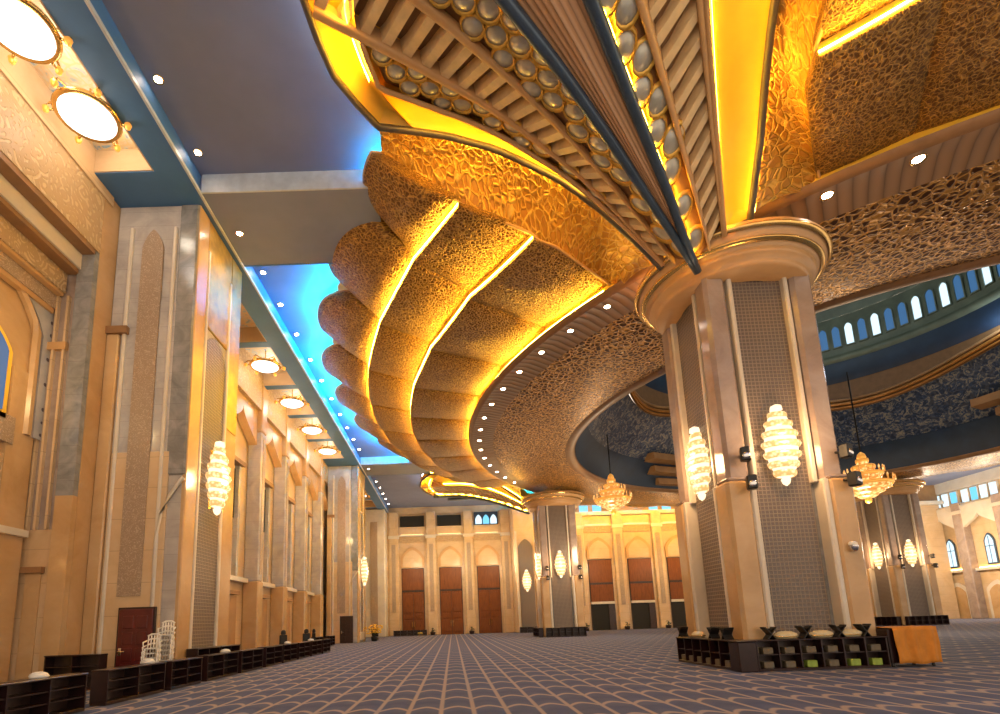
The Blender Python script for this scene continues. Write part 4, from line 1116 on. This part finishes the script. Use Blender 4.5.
# orange covered cabinet
oc = empty('covered_cabinet', (11.95, yfr + .2, 0), 0, 'dark cabinet half draped in bright orange cloth beside the near column', 'cabinet')
m = MB(); m.cbox(-.64, .52, -.36, .36, .10, .98, .02); m.build('body', 'mahogany', oc)
for x in (-.58, .46):
    for y in (-.3, .3):
        m = MB(); m.lathe([(.035, 0), (.045, .03), (.03, .10)], 10, (x, y, 0)); m.build('foot', 'black_metal', oc)
m = MB()
def drape(a, b):
    # up the front, over the top, down the back
    s = b * 3.0; w = .02 * math.sin(a * 17) * (1 if s < 1 or s > 2 else .2) + .015 * math.sin(a * 31 + 1)
    x = lerp(-.55, .60, a)
    if s < 1: return (x + .03 * math.sin(s * 6 + a * 4) * (1 - s), -.41 - w - .04 * (1 - s), lerp(.09 + .02 * math.sin(a * 9), 1.0, s))
    if s < 2: return (x, lerp(-.40, .40, s - 1), 1.005 + .012 * math.sin(a * 12 + s * 4))
    return (x, .41 + w, lerp(1.0, .1, s - 2))
m.grid(drape, 40, 30); m.build('cloth', 'orange_cloth', oc, True, .012)
m = MB(); m.grid(lambda a, b: (.565 + .03 * (1 - b) + .012 * math.sin(a * 14), lerp(-.41, .41, a), lerp(.10, 1.0, b)), 16, 8); m.build('cloth_side', 'orange_cloth', oc, True, .012)

# low shelf units along the side wall
def make_unit(name, L, h):
    """solid low bookcase with open shelf bays on its long front (front faces +x)"""
    e = make_case(name, L, h, .36, max(2, int(L / .9)), 3)
    return e
fronts = [(9.5, 2.9, .74), (12.75, 2.3, .74), (15.05, 1.7, .74), (17.4, 2.3, .76), (19.9, 2.1, .76), (22.3, 2.0, .78), (24.5, 2.0, .78), (26.8, 2.0, .78), (29.2, 2.1, .78), (31.5, 1.8, .78)]
ulab = ['cut off by the picture edge, nearest of all', 'just after the gap in the row', 'in front of the dark red door', 'in front of the stacked white chairs', 'below the golden side of the pier',
        'just past the golden side of the pier', 'in front of the first niche past the pier', 'before the first dark chair', 'before the second dark chair', 'at the far end of the front row']
proto = {}
def unit(y, L, h, x, lb, grp, rz=rad(90)):
    k = (L, h)
    if k not in proto: proto[k] = make_unit('bookcase', L, h); o = proto[k]
    else: o = copy_tree(proto[k])
    o.location = (x, y, 0); o.rotation_euler = (0, 0, rz); tag(o, lb, 'bookcase', grp)
for (y, L, h), lb in zip(fronts, ulab): unit(y, L, h, -7.55, 'low dark bookcase of the front row, ' + lb, 'low bookcases along the side wall')
backs = [(15.0, 1.5, .95, -10.45, 'taller dark bookcase behind the front row, beside the red door', 0), (17.6, 1.6, .95, -8.12, 'dark bookcase of the back row against the pier beside the white chairs', 90), (19.3, 1.6, .95, -8.12, 'dark bookcase of the back row against the pier below its screen', 90),
         (38.0, 2.0, .8, -9.6, 'dark bookcase against the side wall after the front row ends', 90), (42.0, 2.0, .8, -9.6, 'dark bookcase against the side wall before the distant brown door', 90), (52.5, 2.0, .9, -7.6, 'dark bookcase beside the yellow flowers', 90)]
for y, L, h, x, lb, rz in backs: unit(y, L, h, x, lb, 'back row bookcases', rad(rz))
# papers and white folded cloths on the front row
def make_cloth(name):
    e = empty(name)
    m = MB(); m.lathe([(0, 0), (.15, .0), (.17, .04), (.13, .09), (.05, .115), (0, .12)], 14, sy=.8); m.build('folds', 'white_plastic', e, True)
    m = MB(); m.tube([(-.12, -.06, .06), (-.03, -.10, .09), (.07, -.07, .10), (.13, .02, .07)], .02, 6); m.build('fold_edge', 'white_plastic', e, True)
    return e
cl = make_cloth('folded_cloth'); first = True
for y, h, lb in ((9.9, .74, 'white folded cloth on the nearest low bookcase'), (13.4, .74, 'white folded cloth on the bookcase in front of the dark red door'), (17.9, .76, 'white folded cloth on the bookcase below the golden pier'), (24.6, .78, 'white folded cloth on the bookcase before the first niche'), (28.6, .78, 'white folded cloth near the second dark chair')):
    o = cl if first else copy_tree(cl); first = False
    o.location = (-7.55, y, h); tag(o, lb, 'cloth', 'white cloths on the low bookcases')

# stacked white plastic chairs
def make_chair(name):
    e = empty(name)
    m = MB(); m.grid(lambda a, b: (lerp(-.22, .22, a), lerp(-.22, .22, b), .43 - .02 * math.sin(a * PI)), 6, 4); m.build('seat', 'white_plastic', e, True, .025)
    m = MB()
    for i in range(5):
        x = lerp(-.19, .19, i / 4); m.tube([(x, .22, .44), (x, .27, .62), (x * .96, .31, .82)], .024, 6)
    m.tube([(-.22, .30, .80), (-.1, .33, .86), (.1, .33, .86), (.22, .30, .80)], .03, 6); m.build('backrest', 'white_plastic', e, True)
    for sx in (-1, 1):
        for sy in (-1, 1):
            m = MB(); m.tube([(sx * .20, sy * .20, .43), (sx * .25, sy * .25, 0)], [.032, .024], 6); m.build('leg', 'white_plastic', e, True)
        m = MB(); m.tube([(sx * .25, -.22, .42), (sx * .27, -.20, .62), (sx * .27, .1, .64), (sx * .24, .28, .66)], .024, 6); m.build('armrest', 'white_plastic', e, True)
    return e
wc = make_chair('plastic_chair'); first = True
lv = ['bottom', 'second', 'third', 'fourth', 'fifth', 'sixth', 'seventh', 'eighth']
for (x, y, n_, dz, lb) in ((-8.40, 15.70, 8, .145, 'taller'), (-8.42, 15.05, 6, .13, 'shorter')):
    for k in range(n_):
        o = wc if first else copy_tree(wc); first = False
        o.location = (x, y + .012 * k, k * dz); o.rotation_euler = (0, 0, rad(20)); o.scale = (.78, .78, .92)
        tag(o, 'white plastic armchair in the %s stack by the pier corner, %s from the floor' % (lb, 'lowest' if k == 0 else lv[k]), 'chair', 'stacked white chairs')
# dark office chairs behind the row
def make_office(name):
    e = empty(name)
    m = MB(); m.cbox(-.24, .24, -.24, .24, .44, .54, .04); m.build('seat', 'dark_cloth', e)
    m = MB(); m.cbox(-.25, .25, .20, .30, .58, 1.15, .05); m.build('backrest', 'dark_cloth', e)
    m = MB(); m.lathe([(.12, 0), (.15, .05), (.14, .16), (.08, .22), (0, .24)], 14, (0, .25, 1.16), sy=.6); m.build('headrest', 'dark_cloth', e, True)
    for s in (-1, 1):
        m = MB(); m.tube([(s * .26, .2, .5), (s * .29, .15, .72), (s * .29, -.15, .72)], .025, 6); m.build('armrest', 'black_metal', e)
    m = MB(); m.tube([(0, 0, .44), (0, 0, .1)], .035, 8)
    for k in range(5):
        a = 2 * PI * k / 5; m.tube([(0, 0, .1), (.28 * math.cos(a), .28 * math.sin(a), .04)], .025, 6)
    m.build('pedestal', 'black_metal', e)
    return e
oc_ = make_office('office_chair'); first = True
for x, y, rz, lb in ((-8.3, 26.9, 60, 'black high-backed chair by the side wall, first past the pier'), (-8.3, 31.0, 50, 'black high-backed chair by the side wall, second past the pier'), (-8.0, 31.9, 120, 'black high-backed chair by the side wall, third past the pier, turned away')):
    o = oc_ if first else copy_tree(oc_); first = False
    o.location = (x, y, 0); o.rotation_euler = (0, 0, rad(rz)); tag(o, lb, 'chair', 'black chairs by the side wall')

# flowers, planters, uplights at the far wall
fp = empty('flower_stand', (-7.4, 50.6, 0), 0, 'large yellow flower arrangement in a dark pot by the distant pier', 'flowers')
m = MB(); m.lathe([(.0, 0), (.26, 0), (.34, .4), (.30, .45), (0, .42)], 18); m.build('pot', 'black_metal', fp, True)
m = MB()
for i in range(34):
    a = random.uniform(0, 2 * PI); r = random.uniform(.1, .75); z = random.uniform(.9, 1.5) - .2 * r
    m.tube([(0, 0, .4), (r * .5 * math.cos(a), r * .5 * math.sin(a), z * .75), (r * math.cos(a), r * math.sin(a), z)], .012, 4)
m.build('stems', 'leaf_green', fp)
m = MB()
for i in range(70):
    a = random.uniform(0, 2 * PI); r = random.uniform(.05, .85); z = random.uniform(.8, 1.6) - .25 * r
    m.lathe([(0, -.06), (.07, -.02), (.11, .06), (.05, .08), (0, .05)], 7, (r * math.cos(a), r * math.sin(a), z))
m.build('blossoms', 'petal_yellow', fp, True)
def make_planter(name):
    e = empty(name)
    m = MB(); m.lathe([(0, 0), (.26, 0), (.36, .36), (.33, .40), (0, .38)], 16); m.build('pot', 'walnut', e, True)
    m = MB()
    for i in range(46):
        a = random.uniform(0, 2 * PI); r = random.uniform(.05, .42); z = random.uniform(.42, .95) - .4 * r
        c = Vector((r * math.cos(a), r * math.sin(a), z)); d = Vector((math.cos(a), math.sin(a), .6)).normalized()
        s_ = d.cross(Vector((0, 0, 1))).normalized() * .06
        m.add([c - d * .12, c + s_, c + d * .14, c - s_, ], [(0, 1, 2, 3)])
    m.build('foliage', 'leaf_green', e)
    return e
pl_ = make_planter('potted_plant'); first = True
for x, y, lb in ((-2.57, YF - 1.0, 'small dark potted plant between the first and second tall doors'), (2.38, YF - 1.0, 'small dark potted plant between the second and third tall doors'),
                 (21.0, Y2 - 1.0, 'small dark potted plant at the lit pilaster between the arched doors'), (16.1, Y2 - 1.0, 'small dark potted plant at the lit pilaster beside the second column'), (25.95, Y2 - 1.0, 'small dark potted plant at the lit pilaster half behind the near column')):
    o = pl_ if first else copy_tree(pl_); first = False
    o.location = (x, y, 0); tag(o, lb, 'potted plant', 'potted plants along the far wall')
def make_up(name):
    e = empty(name)
    m = MB(); m.cbox(-.16, .16, -.12, .12, 0, .28, .02); m.build('housing', 'black_metal', e)
    m = MB(); m.cbox(-.12, .12, -.08, .08, .28, .30, .005); m.build('lens', 'led_warm', e)
    return e
up = make_up('uplight'); first = True
for x, lb in ((16.1, 'floor uplight at the foot of the pilaster beside the second column'), (21.0, 'floor uplight at the foot of the pilaster between the arched doors'), (25.95, 'floor uplight at the foot of the pilaster half behind the near column')):
    o = up if first else copy_tree(up); first = False
    o.location = (x, Y2 - .62, 0); tag(o, lb, 'uplight', 'uplights along the far wall')
# low dark shelves along the far wall
fs_ = None
for x, L, lb in ((-5.4, 4.2, 'long low dark shelf in front of the first tall door'), (10.2, 4.4, 'long low dark shelf in front of the far wall pier')):
    k = ('far', L); o = make_case('bookcase', L, .7, .36, 5, 2); o.location = (x, YF - 1.6 if x < 0 else 64.6, 0); tag(o, lb, 'bookcase', 'low shelves at the far wall')

# small gilt stool on the carpet
gs = empty('gilt_stool', (-3.9, 63.5, 0), 0, 'tiny yellow stool standing on the carpet before the first tall door', 'stool')
m = MB(); m.lathe([(0, .34), (.28, .34), (.30, .40), (.24, .46), (0, .47)], 16); m.build('seat', 'petal_yellow', gs, True)
for k in range(3):
    a = 2 * PI * k / 3; m = MB(); m.tube([(.2 * math.cos(a), .2 * math.sin(a), .34), (.26 * math.cos(a), .26 * math.sin(a), 0)], .025, 6); m.build('leg', 'brass', gs)

# ------------------------------------------------------------------ lights
def light(kind, name, loc, energy, col, size=.5, rot=None, spot=None, sizey=None):
    d = bpy.data.lights.new(name, kind); d.energy = energy; d.color = col
    if kind == 'AREA':
        d.size = size
        if sizey: d.shape = 'RECTANGLE'; d.size_y = sizey
    elif kind != 'SUN': d.shadow_soft_size = size
    if spot: d.spot_size = rad(spot[0]); d.spot_blend = spot[1]
    o = bpy.data.objects.new(name, d); COL.objects.link(o); o.location = loc
    if rot: o.rotation_euler = [rad(a) for a in rot]
    return o
WARM = (1.0, .76, .48)
# chandeliers and sconces give off most of the room light
light('POINT', 'chandelier_glow', (25.6, 32.2, 6.9), 900, WARM, .8)
light('POINT', 'chandelier_glow', (12.45, 41.0, 7.6), 700, WARM, .8)
for i, (p, rz, s, lb) in enumerate(sconces):
    a = rad(rz); d = .95
    light('POINT', 'sconce_glow', (p[0] + math.sin(a) * d, p[1] - math.cos(a) * d, p[2]), 120, (1, .60, .28), .3)
for x, y in bowls[:6]: light('POINT', 'bowl_glow', (x, y, ZB - .55), 30, (1, .86, .7), .4); light('POINT', 'bowl_upglow', (x, y + .95, ZB + .3), 26, (1, .88, .7), .25)
# downlights of the blue ceiling edge and of the ring
for y in ys[::2]: light('SPOT', 'downlight_beam', (-7.6, y, ZB - .1), 260, (1, .76, .5), .1, (0, 0, 0), (100, .6))
for k in range(0, 16, 2):
    az = 219.9 - 4.82 * k; x, y = rim_pt(rad(az), 23.4); light('SPOT', 'downlight_beam', (x, y, 13.2), 200, (1, .8, .58), .1, (0, 0, 0), (110, .6))
light('POINT', 'drum_daylight', (CX, CY, 24.5), 620, (.80, .92, 1.0), 2.0)
for x in (-4.5, 1.0, 6.0): light('POINT', 'far_wall_fill', (x, YF - 5.0, 9.0), 330, (1, .80, .52), .5)  # fill points added to brighten the far wall, no fixtures there
for x in (18, 26, 34): light('POINT', 'far_wall_fill', (x, Y2 - 5.0, 8.0), 330, (1, .74, .42), .5)
for y in (54, 61): light('POINT', 'side_wall_fill', (XR - 6, y, 8.5), 1100, (1, .84, .62), .5)  # added fill that lifts the opposite side wall, not real lamps
for y in (24, 31, 38, 45): light('POINT', 'bay_lamp', (-9.6, y, 9.5), 70, (1, .72, .36), .3)
light('POINT', 'drum_tile_fill', (CX + 12.0, CY + 1.0, 20.3), 90, (.7, .85, 1.0), .5)  # cool point added beside the tiles to brighten them
light('POINT', 'niche_fill', (XI + .9, 13.0, 9.0), 60, (1, .66, .28), .3)  # warm fill added to brighten the recess, no lamp there
# warm ambient fill, let in where the back wall is left unbuilt
SC.world = bpy.data.worlds.new('World'); SC.world.use_nodes = True
bg = SC.world.node_tree.nodes['Background']; bg.inputs[0].default_value = (1.0, .80, .60, 1); bg.inputs[1].default_value = .84

# ------------------------------------------------------------------ camera
f, ppx, ppy, vpy, roll, eye = 530.0, 450.0, 531.0, 622.5, .032, 1.5
th = math.atan((vpy - ppy) / f)
r0 = Vector((1, 0, 0)); fw = Vector((0, math.cos(th), math.sin(th))); u0 = Vector((0, -math.sin(th), math.cos(th)))
r_ = r0 * math.cos(roll) - u0 * math.sin(roll); u_ = u0 * math.cos(roll) + r0 * math.sin(roll)
cd = bpy.data.cameras.new('camera'); cam = bpy.data.objects.new('camera', cd); COL.objects.link(cam)
cam.matrix_world = Matrix(((r_.x, u_.x, -fw.x, 0), (r_.y, u_.y, -fw.y, 0), (r_.z, u_.z, -fw.z, eye), (0, 0, 0, 1)))
cd.sensor_fit = 'HORIZONTAL'; cd.sensor_width = 36.0; cd.lens = f / 1000 * 36.0
cd.shift_x = (500 - ppx) / 1000.0; cd.shift_y = (ppy - 357) / 1000.0
cd.clip_start = .05; cd.clip_end = 300
SC.camera = cam
SC.view_settings.view_transform = 'Standard'; SC.view_settings.look = 'None'
SC.view_settings.gamma = 1.0; SC.view_settings.use_curve_mapping = False
SC.view_settings.exposure = 0.9
